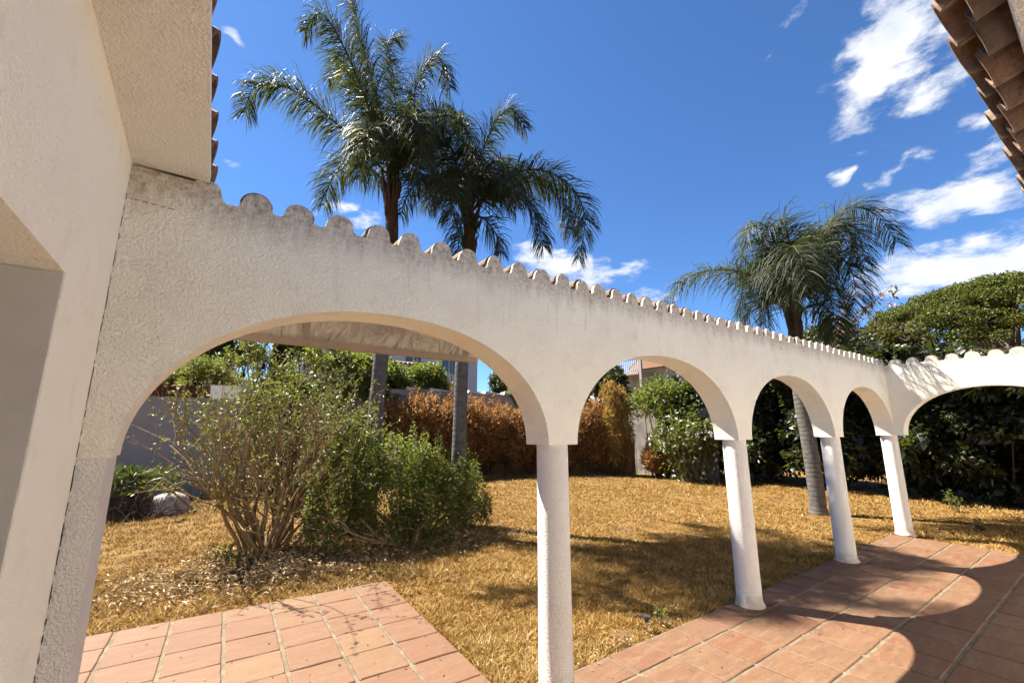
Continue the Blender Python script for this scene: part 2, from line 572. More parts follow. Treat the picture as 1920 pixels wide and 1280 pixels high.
M['window'] = mat_plain('window_glass', (0.05, 0.07, 0.09), 0.12, 0.6, 0.2, 3)
M['wood'] = mat_bark('fence_wood', (0.06, 0.0175, 0.011), (0.1, 0.0325, 0.02), (30, 30, 1.5), None, 0.3)
M['palm_bark'] = mat_bark('palm_bark', (0.0578, 0.05238, 0.04696), (0.1084, 0.09936, 0.09027), (3, 3, 5), 11.0, 0.4)
M['palm_boot'] = mat_bark('palm_boot', (0.0238, 0.01496, 0.00952), (0.0646, 0.03536, 0.0204), (14, 14, 1.2), None, 0.9)
M['stem'] = mat_bark('shrub_stem', (0.1463, 0.09214, 0.04064), (0.2167, 0.1517, 0.07586), (10, 10, 3))
M['twig'] = mat_bark('twig', (0.16, 0.11, 0.07), (0.28, 0.20, 0.13), (10, 10, 3))
M['dark_bark'] = mat_bark('dark_bark', (0.05, 0.035, 0.025), (0.11, 0.08, 0.06), (10, 10, 3))
M['stone'] = mat_plain('pale_stone', (0.4125, 0.3525, 0.3), 0.9, 0.2, 0.25, 9, 0, 0.5)
M['leaf_palm'] = mat_leaf('palm_leaflet', [(0, (0.00867, 0.013, 0.004335)), (0.6, (0.01517, 0.02167, 0.006502)), (1, (0.03251, 0.03793, 0.01084))], 0.62, 0.14, 0.24)
M['leaf_shrub'] = mat_leaf('shrub_leaf', [(0, (0.03, 0.04, 0.009)), (0.5, (0.068, 0.074, 0.018)), (0.8, (0.12, 0.10, 0.03)), (1, (0.16, 0.10, 0.04))], 0.5, 0.25)
M['leaf_green'] = mat_leaf('bush_leaf', [(0, (0.0246, 0.03444, 0.00738)), (0.6, (0.05904, 0.07134, 0.01378)), (1, (0.1181, 0.1132, 0.0246))], 0.5, 0.42)
M['leaf_vine'] = mat_leaf('vine_leaf', [(0, (0.02509, 0.0474, 0.007249)), (0.6, (0.06691, 0.09477, 0.01338)), (1, (0.1561, 0.145, 0.01952))], 0.5, 0.38)
M['leaf_dry'] = mat_leaf('dry_leaf', [(0, (0.1013, 0.042, 0.0132)), (0.5, (0.2295, 0.1056, 0.0286)), (0.85, (0.351, 0.186, 0.0572)), (1, (0.4455, 0.276, 0.11))], 0.7, 0.25, 0.2, (0.432, 0.216, 0.055))
M['leaf_straw'] = mat_leaf('straw_leaf', [(0, (0.24, 0.14, 0.035)), (1, (0.42, 0.29, 0.09))], 0.7, 0.25, 0.2, (0.5, 0.32, 0.08))
M['leaf_hedge'] = mat_leaf('hedge_leaf', [(0, (0.006664, 0.01047, 0.003808)), (0.7, (0.01666, 0.0238, 0.007616)), (0.93, (0.02856, 0.0357, 0.00952)), (1, (0.04284, 0.01666, 0.0119))], 0.42, 0.15, 0.4)
M['leaf_brown'] = mat_leaf('brown_tree_leaf', [(0, (0.01408, 0.00896, 0.00512)), (0.5, (0.0352, 0.02112, 0.01088)), (1, (0.064, 0.0448, 0.0192))], 0.6, 0.2, 0.25)
M['leaf_acacia'] = mat_leaf('acacia_leaf', [(0, (0.01907, 0.02991, 0.00578)), (0.6, (0.04451, 0.0565, 0.008092)), (1, (0.09537, 0.09306, 0.01156))], 0.6, 0.2, 0.25)
M['leaf_cypress'] = mat_leaf('cypress_leaf', [(0, (0.010, 0.020, 0.010)), (1, (0.028, 0.042, 0.02))], 0.6, 0.08, 0.25)
M['leaf_purple'] = mat_leaf('purple_leaf', [(0, (0.07, 0.035, 0.04)), (1, (0.16, 0.09, 0.09))], 0.5, 0.2)
M['petal'] = mat_leaf('white_petal', [(0, (0.62, 0.62, 0.58)), (1, (0.82, 0.82, 0.80))], 0.6, 0.3, 0.3, (0.8, 0.8, 0.78))
M['aloe'] = mat_leaf('aloe_leaf', [(0, (0.0375, 0.0675, 0.0225)), (0.8, (0.0975, 0.1275, 0.045)), (1, (0.21, 0.18, 0.09))], 0.45, 0.1, 0.4)
M['grass'] = mat_leaf('dry_grass', [(0, (0.0705, 0.03572, 0.0094)), (0.3, (0.1551, 0.08272, 0.0188)), (0.6, (0.2397, 0.1391, 0.03478)), (0.9, (0.3102, 0.1993, 0.0658)), (1, (0.3572, 0.2726, 0.1316))], 0.75, 0.15, 0.15, (0.3572, 0.2068, 0.047))
M['litter'] = mat_leaf('leaf_litter', [(0, (0.1109, 0.06237, 0.03119)), (0.5, (0.2495, 0.1663, 0.08316)), (1, (0.4574, 0.3811, 0.2633))], 0.7, 0.1, 0.2, (0.3465, 0.2426, 0.104))
M['reed'] = mat_leaf('reed', [(0, (0.081, 0.0405, 0.0162)), (0.6, (0.171, 0.09, 0.036)), (1, (0.297, 0.18, 0.081))], 0.7, 0.0, 0.2, False)


def mat_fabric():
    b = NB('awning_fabric')
    n = b.noise(3, 4, 0.6, (1, 1, 2.2))
    col = b.mix(b.rng(n, 0.3, 0.7), (0.50, 0.44, 0.37), (0.56, 0.495, 0.42))
    b.bump(b.noise(2.6, 3, 0.5, (2.2, 1, 1.1), dist=2.2), 1.0, 0.10)
    b.color(col, 0.85, 0.15)
    t = b.N.new('ShaderNodeBsdfTranslucent'); b.L.new(col, t.inputs[0])
    mx = b.N.new('ShaderNodeMixShader'); mx.inputs[0].default_value = 0.14
    b.L.new(b.p.outputs[0], mx.inputs[1]); b.L.new(t.outputs[0], mx.inputs[2])
    b.L.new(mx.outputs[0], b.out.inputs[0])
    return b.m


M['fabric'] = mat_fabric()


def mat_ground():
    b = NB('dry_lawn_ground')
    a = b.noise(1.1, 5, 0.6)
    c = b.noise(26, 6, 0.75)
    col = b.mix(b.rng(a, 0.3, 0.7), (0.10, 0.055, 0.018), (0.165, 0.095, 0.03))
    col = b.mix(b.rng(c, 0.40, 0.68), col, (0.22, 0.135, 0.043))
    f = b.noise(140, 4, 0.75)
    col = b.mix(b.math('MULTIPLY', b.rng(f, 0.5, 0.72), 0.6), col, (0.08, 0.045, 0.02))
    soil = b.rng(b.noise(1.9, 6, 0.7), 0.54, 0.66)
    col = b.mix(b.math('MULTIPLY', soil, 0.75), col, (0.12, 0.085, 0.05))
    b.bump(b.math('ADD', c, f), 0.8, 0.02)
    return b.color(col, 0.95, 0.1)


M['ground'] = mat_ground()

# ------------------------------------------------------------------ ground
V = [(-600, -600, -0.03), (600, -600, -0.03), (600, 600, -0.03), (-600, 600, -0.03)]
g = mk('lawn_ground', V, [[0, 1, 2, 3]], M['ground'])
tag(g, kind='structure')

# ------------------------------------------------------------------ terrace and patio paving


def tile_mesh(name, w, d, mat, seed):
    r = random.Random(seed)
    hw, hd = w / 2, d / 2
    c = 0.006
    top, mid, bot = 0.0, -0.005, -0.03
    j = lambda: r.uniform(-0.003, 0.003)
    cs = [(-hw, -hd), (hw, -hd), (hw, hd), (-hw, hd)]
    ring = []
    for i in range(4):
        a, b2 = cs[i], cs[(i + 1) % 4]
        for t in (0.03, 0.35, 0.65, 0.97):
            ring.append((a[0] + (b2[0] - a[0]) * t + j(), a[1] + (b2[1] - a[1]) * t + j()))
    k = len(ring)
    V = [(x * (1 - c / hw), y * (1 - c / hd), top + r.uniform(-0.0012, 0.0012)) for x, y in ring] + [(x, y, mid) for x, y in ring] + [(x, y, bot) for x, y in ring]
    F = [list(range(k))]
    for l in range(2):
        for i in range(k):
            F.append([l * k + i, (l + 1) * k + i, (l + 1) * k + (i + 1) % k, l * k + (i + 1) % k])
    return raw_mesh(name, V, F, mat)


terrace = MB().box(-0.36, 9.22, -0.45, 2.545, -0.20, -0.007).build('terrace', M['grout'])
tag(terrace, kind='structure')
rows = [(2.25, 2.54), (1.845, 2.25), (1.44, 1.845), (1.03, 1.44), (0.625, 1.03), (0.22, 0.625), (-0.19, 0.22), (-0.44, -0.19)]
xj = [2.667 + 0.392 * k for k in range(-8, 18)]
xj = [x for x in xj if -0.36 < x < 9.2]
xj = [-0.355] + xj + [9.215]
cache = {}
for ri, (y0, y1) in enumerate(rows):
    for ci in range(len(xj) - 1):
        x0, x1 = xj[ci], xj[ci + 1]
        if x1 - x0 < 0.03: continue
        w, d = round(x1 - x0 - 0.012, 3), round(y1 - y0 - 0.024, 3)
        key = (w, d, random.randint(0, 3))
        if key not in cache: cache[key] = tile_mesh('terrace_tile', w, d, M['terrace_tile'], hash(key) % 9999)
        place('tile', cache[key], terrace, ((x0 + x1) / 2 + random.uniform(-.002, .002), (y0 + y1) / 2, random.uniform(-0.0015, 0.002)),
              (random.uniform(-.004, .004), random.uniform(-.004, .004), random.uniform(-.006, .006)))

# patio turned a little against the arcade
pa = math.radians(-2.5)
pcx, pcy = 1.885, 5.09
pc, ps = math.cos(pa), math.sin(pa)


def pat(u, v):   # u along +X, v along +Y from the far right corner
    return (pcx + u * pc - v * ps, pcy + u * ps + v * pc)


corn = [pat(-3.05, -2.62), pat(0.0, -2.62), pat(0.0, 0.0), pat(-3.05, 0.0)]
V = [(x, y, -0.2) for x, y in corn] + [(x, y, -0.009) for x, y in corn]
patio = mk('patio', V, [[3, 2, 1, 0], [4, 5, 6, 7], [0, 1, 5, 4], [1, 2, 6, 5], [2, 3, 7, 6], [3, 0, 4, 7]], M['grout'])
tag(patio, kind='structure')
cache = {}
vs = [0.0, -0.335, -0.715, -1.09, -1.47, -1.84, -2.22, -2.54]
for i in range(8):
    for k in range(len(vs) - 1):
        d0 = vs[k] - vs[k + 1]
        key = (round(d0, 3), random.randint(0, 3))
        if key not in cache: cache[key] = tile_mesh('patio_tile', 0.378 - 0.027, d0 - 0.009, M['patio_tile'], hash(key) % 9999)
        x, y = pat(-0.378 * (i + 0.5) + 0.010, (vs[k] + vs[k + 1]) / 2)
        place('tile', cache[key], patio, (x, y, random.uniform(-0.0015, 0.002)), (random.uniform(-.004, .004), random.uniform(-.004, .004), pa + random.uniform(-.007, .007)))

# ------------------------------------------------------------------ the long arcade
SPR, APEX, VAL = 1.54, 2.268, 2.683
YF, YB = 2.30, 2.55
COLX = [2.06, 4.505, 6.95, 9.385]
ARCH = [(-0.262, 1.93), (2.193, 4.373), (4.64, 6.80), (7.08, 9.25)]
BUMPS = [-0.088 + 0.198 * k for k in range(48)]


def arch_z(x, spans, top, spring=SPR, apex=APEX):
    for a, b in spans:
        if a < x < b:
            c, h = (a + b) / 2, (b - a) / 2
            u = abs(x - c) / h
            return spring + (apex - spring) * max(0.0, 1 - u ** 2.15) ** 0.5
    return spring


def bump_profile(bumps, val, rad, height, seed, lo, hi):
    r = random.Random(seed)
    par = [(b + r.uniform(-.010, .010), rad * r.uniform(0.90, 1.10), height * r.uniform(0.86, 1.04)) for b in bumps]
    wob = [r.uniform(-.004, .004) for _ in range(400)]

    def z(x):
        base = val + wob[int((x + 5) * 20) % 400] * 0.5
        for c, rr, h in par:
            u = abs(x - c) / rr
            if u < 1:
                return val + 0.03 + (h - 0.03) * math.sqrt(1 - u * u)
            if u < 1.3:
                base = max(base, val + 0.016 * (1 - (u - 1) / 0.3) ** 2)
        return base
    return z


def slab(xs, zlo, zhi, y0, y1, along='x', mb=None):
    """wall slice between curves zlo(x) and zhi(x)"""
    mb = mb or MB()
    V, F = [], []
    for x in xs:
        a, b = zlo(x), zhi(x)
        for (y, z) in ((y0, a), (y0, b), (y1, b), (y1, a)):
            V.append((x, y, z) if along == 'x' else (y, x, z))
    for i in range(len(xs) - 1):
        o, p = i * 4, i * 4 + 4
        for k in range(4):
            k2 = (k + 1) % 4
            F.append([o + k, p + k, p + k2, o + k2] if along == 'x' else [o + k2, p + k2, p + k, o + k])
    n = (len(xs) - 1) * 4
    F.append([0, 1, 2, 3]); F.append([n + 3, n + 2, n + 1, n])
    return mb.add(V, F)


def xsamples(lo, hi, spans, bumps, rad, step=0.03):
    s = set(np.round(np.arange(lo, hi, step), 4).tolist() + [lo, hi])
    for a, b in spans:
        c, h = (a + b) / 2, (b - a) / 2
        for t in np.linspace(0, PI, 60): s.add(round(c + h * math.cos(t) * 0.99999, 5))
        s.add(a - 1e-4); s.add(b + 1e-4)
    for c in bumps:
        for t in np.linspace(-1.5, 1.5, 17): s.add(round(c + rad * t, 4))
    return sorted(x for x in s if lo <= x <= hi)


arc = thing('arcade_wall', 'long cream stucco arcade wall with four arches facing the garden', 'wall', (4.5, 2.42, 0))
zb = bump_profile(BUMPS, VAL, 0.062, 0.098, 3, -0.4, 9.5)
mb = MB()
xs = xsamples(-0.375, 9.50, ARCH, BUMPS, 0.062)
slab(xs, lambda x: arch_z(x, ARCH, 0), zb, YF, YF + 0.025, 'x', mb)
xs2 = xsamples(-0.375, 9.50, ARCH, [], 0.07, 0.2)
slab(xs2, lambda x: arch_z(x, ARCH, 0), lambda x: VAL - 0.003, YF + 0.025, YB, 'x', mb)
# arcade wall behind the roof end at the house corner
mb.box(-0.374, -0.10, YF + 0.001, YB, VAL - 0.002, 2.752)
mb.build('wall', M['stucco'], arc)
MB().box(-0.374, -0.272, YF + 0.004, YB - 0.004, -0.03, SPR - 0.001).build('pier', M['stucco_column'], arc)


def column(x, y, parent):
    prof = [(0.0, 0.132), (0.012, 0.129), (0.03, 0.119), (0.07, 0.113), (0.3, 0.111), (1.0, 0.110), (1.49, 0.109), (SPR + 0.01, 0.109)]
    n = 28
    V, F = [], []
    r = random.Random(int(x * 100))
    for z, rad in prof:
        for k in range(n):
            a = 2 * PI * k / n
            q = rad + r.uniform(-.0012, .0012) + (r.uniform(-.006, .010) if z < 0.02 else 0)
            V.append((x + q * math.cos(a), y + q * math.sin(a), z - 0.003))
    for i in range(len(prof) - 1):
        for k in range(n): F.append([i * n + k, i * n + (k + 1) % n, (i + 1) * n + (k + 1) % n, (i + 1) * n + k])
    return mk('column', V, F, M['stucco_column'], parent, True)


for x in COLX: column(x, 2.42, arc)


def barrel_mesh(name, length, r0, r1, th, mat, n=10, arc_deg=168):
    """half-round clay tile, axis along +Y, open side down"""
    V, F = [], []
    h = math.radians(arc_deg) / 2
    for (y, r) in ((0, r0), (length, r1)):
        for rr in (r, r - th):
            for k in range(n + 1):
                a = PI / 2 - h + 2 * h * k / n
                V.append((rr * math.cos(a), y, rr * math.sin(a)))
    m_ = n + 1
    for k in range(n):
        F.append([k, k + 1, 2 * m_ + k + 1, 2 * m_ + k])              # outside
        F.append([m_ + k + 1, m_ + k, 3 * m_ + k, 3 * m_ + k + 1])    # inside
        F.append([k + 1, k, m_ + k, m_ + k + 1])                      # front rim
        F.append([2 * m_ + k, 2 * m_ + k + 1, 3 * m_ + k + 1, 3 * m_ + k])
    F.append([0, 2 * m_, 3 * m_, m_]); F.append([n, m_ + n, 3 * m_ + n, 2 * m_ + n])
    me = raw_mesh(name, V, F, mat)
    return me


bt = barrel_mesh('coping_tile', 0.30, 0.071, 0.062, 0.012, M['barrel_tile'])
for i, x in enumerate(BUMPS[1:]):
    place('coping_tile', bt, arc, (x + random.uniform(-.004, .004), YF + 0.0265, VAL + 0.029 + random.uniform(-.006, .006)), (random.uniform(-.02, .02), random.uniform(-.03, .03), random.uniform(-.03, .03)))

# settlement crack where the arcade meets the house
mbk = MB()
r = random.Random(5)
z = 0.45
while z < 2.60:
    l = r.uniform(0.01, 0.06)
    w = r.uniform(0.0008, 0.0018)
    x = -0.3585 + r.uniform(-.0008, .0015)
    mbk.box(x, x + w, YF - 0.0022, YF + 0.01, z, z + l)
    z += l * 0.5 + r.uniform(0.01, 0.06)
x = -0.345
while x < -0.20:
    l = r.uniform(0.01, 0.03)
    mbk.box(x, x + l, YF - 0.002, YF + 0.01, 2.600 - (x + .345) * .05, 2.6022 - (x + .345) * .05)
    x += l + r.uniform(0, 0.012)
mbk.build('crack', M['crack'], arc)

# ------------------------------------------------------------------ the short arcade across the end of the terrace
arc2 = thing('arcade_wall', 'sunlit white stucco arch wall crossing the far end of the terrace', 'wall', (9.38, 1.2, 0))
BUMP2 = [2.15 - 0.225 * k for k in range(0, 12)]
SP2 = [(0.20, 2.19)]
XF, XB = 9.25, 9.50
zb2 = bump_profile(BUMP2, VAL, 0.080, 0.092, 9, -0.5, 2.4)
ys = xsamples(-0.42, YF - 0.001, SP2, BUMP2, 0.080)
mb = MB()
slab(ys, lambda y: arch_z(y, SP2, 0), zb2, XF, XF + 0.04, 'y', mb)
ys2 = xsamples(-0.42, YF - 0.001, SP2, [], 0.08, 0.2)
slab(ys2, lambda y: arch_z(y, SP2, 0), lambda y: VAL - 0.003, XF + 0.04, XB, 'y', mb)
mb.build('wall', M['stucco'], arc2)
MB().box(XF + 0.01, XB - 0.01, -0.42, 0.19, -0.03, SPR - 0.001).build('pier', M['stucco_column'], arc2)
bt2 = barrel_mesh('coping_tile', 0.28, 0.082, 0.074, 0.012, M['barrel_tile'])
for y in BUMP2[:-1]:
    place('coping_tile', bt2, arc2, (XF + 0.042, y, VAL + 0.018), (0, 0, -PI / 2 + random.uniform(-.03, .03)))

# ------------------------------------------------------------------ the house: low wing at the left, main range behind the camera
house = thing('house', 'cream stucco house with clay tile eaves framing the terrace', 'house', (-0.6, -1.0, 0))
WX = -0.36
mb = MB()
mb.box(WX - 0.34, WX, 1.705, 2.62, -0.03, 2.80)            # pier of wall between opening and arcade
mb.box(WX - 0.34, WX, -0.40, 1.7049, 2.085, 2.80)          # over the opening
mb.box(WX - 0.34, WX, -0.40, 0.45, -0.03, 2.0849)
mb.build('wing_wall', M['stucco_house'], house)
MB().box(WX - 0.40, WX - 0.335, 0.40, 1.75, -0.03, 2.12).build('shutter', mat_plain('shutter_paint', (0.62, 0.60, 0.56), 0.6, 0.3, 0.04), house)
MB().box(-3.5, WX - 0.3405, -0.40, 2.62, -0.03, 2.80).build('wing_block', M['stucco_house'], house)
MB().box(WX - 0.70, WX - 0.004, 1.690, 1.7045, -0.03, 2.083).build('jamb_shade_panel', mat_plain('jamb_shade_grey', (0.40, 0.375, 0.345), 0.6, 0.3, 0.06, 5, 0, 0.15), house)  # thin panel added over the jamb; its grey paint carries the recess shade
# soffit of the wing eave
V = [(WX, -0.4, 2.762), (-0.13, -0.4, 2.762), (-0.085, YF - 0.002, 2.762), (WX, YF - 0.002, 2.762)]
V = V + [(x, y, 2.80) for x, y, z in V]
mk('soffit', V, [[0, 3, 2, 1], [4, 5, 6, 7], [0, 1, 5, 4], [1, 2, 6, 5], [2, 3, 7, 6], [3, 0, 4, 7]], M['stucco_soffit'], house)
bt3 = barrel_mesh('eave_tile', 0.45, 0.085, 0.075, 0.014, M['barrel_tile'])
for k in range(12):
    y = 2.36 - 0.215 * k
    xe = -0.085 - (2.3 - y) * 0.021 - 0.002
    place('eave_tile', bt3, house, (xe + random.uniform(-.003, .003), y, 2.797 + random.uniform(-.004, .004)), (math.radians(13), 0, PI / 2 + random.uniform(-.03, .03)))
# wing roof plane behind the eave tiles
V = [(-0.14, -0.4, 2.81), (-0.14, 2.6, 2.81), (-3.5, 2.6, 3.6), (-3.5, -0.4, 3.6)]
V = V + [(x, y, z + 0.05) for x, y, z in V]
mk('wing_roof', V, [[0, 1, 2, 3], [7, 6, 5, 4], [0, 4, 5, 1], [1, 5, 6, 2], [2, 6, 7, 3], [3, 7, 4, 0]], M['barrel_tile'], house)
# main range along the terrace, behind and right of the camera
MB().box(-0.36, 14.0, -0.75, -0.42, -0.03, 2.78).build('main_wall', mat_stucco('stucco_white', (0.90, 0.875, 0.83), (0.86, 0.83, 0.78), 95, 0.55, 0.004), house)
MB().prism([(-0.42, 2.62), (-0.05, 2.70), (0.015, 2.745), (0.02, 2.80), (-0.42, 2.80)], 'x', -0.355, 13.8).build('cornice', M['stucco_soffit'], house)
ct = barrel_mesh('eave_tile', 0.45, 0.105, 0.092, 0.014, M['barrel_tile'])
ct2 = barrel_mesh('channel_tile', 0.45, 0.098, 0.108, 0.014, M['barrel_tile'])
mo = MB()
for q in range(7):
    a = q * 2 * PI / 7
    mo.add([(0, 0, 0.01)], [])
mort = raw_mesh('mortar', [(-0.055, 0, 0.0), (0.055, 0, 0.0), (0.04, 0.0, 0.035), (0.0, 0.0, 0.052), (-0.04, 0.0, 0.033), (-0.05, 0.06, 0.0), (0.05, 0.06, 0.0), (0.0, 0.06, 0.05)],
                [[0, 1, 2, 3, 4], [1, 6, 7, 3, 2], [0, 4, 3, 7, 5], [0, 5, 6, 1]], M['mortar'])
for k in range(-9, 58):
    x = 1.583 + 0.206 * k
    if x > 13.7: break
    sl = math.radians(15)
    # channel tile (open side up), then the cover tile over the joint
    place('channel_tile', ct2, house, (x + 0.103, 0.115 + random.uniform(-.008, .008), 2.905 + random.uniform(-.004, .004)), (PI - sl * -1 * -1 + 2 * sl - sl, PI, 0) if False else (-sl, PI, PI))
    t = place('eave_tile', ct, house, (x, 0.135 + random.uniform(-.008, .008), 2.875 + random.uniform(-.005, .005)), (sl, 0, PI + random.uniform(-.02, .02)))
    place('mortar_plug', mort, house, (x, 0.095 + random.uniform(-.015, .005), 2.885), (0, random.uniform(-.2, .2), PI))
V = [(-0.36, 0.0, 2.86), (13.8, 0.0, 2.86), (13.8, -3.5, 3.8), (-0.36, -3.5, 3.8)]
V = V + [(x, y, z + 0.06) for x, y, z in V]
mk('main_roof', V, [[0, 3, 2, 1], [4, 5, 6, 7], [0, 1, 5, 4], [1, 2, 6, 5], [2, 3, 7, 6], [3, 0, 4, 7]], M['barrel_tile'], house)

# ------------------------------------------------------------------ awning on the garden side of the first arch
aw = thing('awning', 'half rolled beige fabric awning hanging behind the nearest arch', 'awning', (0.8, 2.56, 2.4))
ax0, ax1 = -0.32, 1.755


def cloth(name, corners, nu, nv, amp, seed, mat, sag=0.0):
    """double-curved cloth between corners [(u0v0),(u1v0),(u1v1),(u0v1)]"""
    a, b, c, d = [np.array(q, float) for q in corners]
    r = np.random.default_rng(seed)
    ph = r.random((7, 3)) * 6.28; fq = r.uniform(2, 9, (7, 2))
    nrm = np.cross(b - a, d - a); nrm /= np.linalg.norm(nrm)
    V = []
    for side in (0, 1):
        for j in range(nv + 1):
            for i in range(nu + 1):
                u, v = i / nu, j / nv
                p = a * (1 - u) * (1 - v) + b * u * (1 - v) + c * u * v + d * (1 - u) * v
                w = sum(math.sin(fq[k, 0] * 2.4 * u + fq[k, 1] * 0.6 * v + ph[k, 0]) for k in range(7)) / 7
                w += 0.9 * (abs(math.sin(17 * (u + 0.16 * v) + ph[0, 1] + 1.5 * math.sin(5 * u))) - 0.6) + 0.5 * math.sin(41 * (u - 0.10 * v) + 2 * math.sin(9 * u)) * v
                V.append(p + nrm * (w * amp * math.sin(PI * min(1, v * 1.2)) + side * 0.0025) - np.array([0, 0, sag]) * math.sin(PI * u) * v)
    F = []
    W = nu + 1; S = W * (nv + 1)
    for j in range(nv):
        for i in range(nu):
            q = j * W + i
            F.append([q, q + 1, q + W + 1, q + W]); F.append([S + q, S + q + W, S + q + W + 1, S + q + 1])
    for i in range(nu):
        F.append([i, S + i, S + i + 1, i + 1]); q = nv * W + i; F.append([q, q + 1, S + q + 1, S + q])
    for j in range(nv):
        q = j * W; F.append([q, q + W, S + q + W, S + q]); q = j * W + nu; F.append([q, S + q, S + q + W, q + W])
    return mk(name, V, F, mat, aw, True)


YV = 3.02
cloth('canopy', [(ax0, 2.60, 2.60), (ax1, 2.60, 2.60), (ax1, YV, 2.455), (ax0, YV, 2.455)], 40, 8, 0.006, 1, M['fabric'])
val = cloth('valance', [(ax0, YV, 2.45), (ax1, YV, 2.45), (ax1, YV - 0.02, 2.175), (ax0, YV - 0.02, 2.175)], 140, 14, 0.030, 4, M['fabric'])
MB().box(ax0, ax1 + 0.005, YV - 0.060, YV - 0.015, 2.165, 2.206).build('hem_rail', M['hem'], val)
MB().tube([(ax0, YV, 2.46), (ax1, YV, 2.46)], [0.022, 0.022], 10).build('front_rail', M['rail'], aw)
MB().tube([(ax0, 2.62, 2.61), (ax1, 2.62, 2.61)], [0.05, 0.05], 14).build('roller', M['rail'], aw)
for s, xa in ((1, ax1 - 0.06), (-1, ax0 + 0.06)):
    arm = [(xa, 2.63, 2.20), (xa - 0.35 * s, 2.70, 2.27), (xa - 0.62 * s, 2.76, 2.335), (xa - 0.66 * s, 2.80, 2.36), (xa - 0.5 * s, 2.88, 2.385), (xa - 0.05 * s, YV - 0.03, 2.44)]
    MB().tube(catmull(arm, 22), [0.026] * 22, 8).build('folding_arm', M['rail'], aw)
for xs_ in (0.50, 1.64):
    MB().box(xs_ - 0.012, xs_ + 0.012, YV - 0.062, YV - 0.056, 2.20, 2.44).build('seam', M['hem'], val)

# ------------------------------------------------------------------ palms
PALM_A_TRUNK = [(2.60, 8.0, -0.1), (2.58, 8.0, 0.75), (2.61, 8.0, 1.77), (2.65, 8.0, 3.01), (2.70, 8.0, 4.33), (2.72, 8.0, 5.44), (2.66, 8.0, 6.4)]
PALM_B_TRUNK = [(3.90, 7.2, -0.1), (3.90, 7.2, 0.74), (3.92, 7.2, 1.78), (3.93, 7.2, 2.87), (3.99, 7.2, 4.14), (4.04, 7.2, 5.15), (4.02, 7.2, 5.85)]
PALM_C_TRUNK = [(10.35, 3.98, -0.1), (10.35, 3.97, 0.62), (10.35, 3.99, 1.47), (10.35, 4.03, 2.13), (10.35, 4.02, 3.03), (10.35, 3.98, 3.73), (10.35, 3.96, 4.0)]
PALM_A_BASE = (2.63, 8.00, 6.65)
PALM_A_FRONDS = [
    [(2.63, 8.00, 6.65), (1.63, 8.13, 7.46), (0.66, 8.31, 8.00), (0.14, 8.47, 7.85), (0.03, 8.55, 7.29)],
    [(2.63, 7.99, 6.70), (2.04, 7.85, 7.94), (1.42, 7.77, 9.02), (1.01, 7.83, 9.49), (0.80, 7.96, 9.05)],
    [(2.64, 7.97, 6.75), (2.24, 8.08, 8.45), (1.81, 8.17, 9.85), (1.61, 8.19, 10.83), (1.86, 8.01, 11.38)],
    [(2.66, 7.94, 6.81), (2.83, 7.91, 7.97), (3.09, 7.80, 9.21), (3.46, 7.66, 9.72), (3.76, 7.71, 9.15)],
    [(2.60, 8.05, 6.54), (2.30, 8.51, 7.04), (1.96, 8.95, 7.23), (1.76, 9.29, 6.98), (1.67, 9.49, 6.41)],
    [(2.67, 7.96, 6.70), (2.82, 6.97, 7.25), (3.05, 6.32, 7.22), (3.27, 6.01, 6.80), (3.40, 5.96, 6.14)],
    [(2.68, 7.97, 6.65), (3.14, 8.02, 7.66), (3.65, 8.06, 8.04), (4.04, 8.01, 7.63), (4.24, 8.05, 6.91)],
    [(2.63, 7.99, 6.70), (2.71, 8.18, 8.23), (2.64, 8.40, 9.56), (2.58, 8.61, 10.41), (2.89, 8.57, 10.71)],
    [(2.63, 8.00, 6.65), (2.16, 7.26, 6.93), (1.84, 6.68, 6.69), (1.65, 6.34, 6.06), (1.61, 6.38, 5.51)],
    [(2.64, 7.98, 6.70), (3.13, 8.62, 7.80), (3.74, 9.21, 8.69), (4.28, 9.59, 8.66), (4.52, 9.71, 7.96)],
    [(2.69, 7.99, 6.54), (2.81, 7.40, 6.52), (2.98, 6.99, 6.20), (3.14, 6.87, 5.71)],
    [(2.63, 7.99, 6.70), (2.33, 8.48, 8.11), (2.00, 9.02, 9.41), (1.78, 9.51, 10.09), (1.60, 9.94, 9.88)],
    [(2.64, 7.98, 6.70), (2.55, 7.08, 7.09), (2.41, 6.34, 6.94), (2.34, 5.90, 6.37), (2.41, 5.89, 5.73)],
]
PALM_B_BASE = (4.02, 7.20, 6.02)
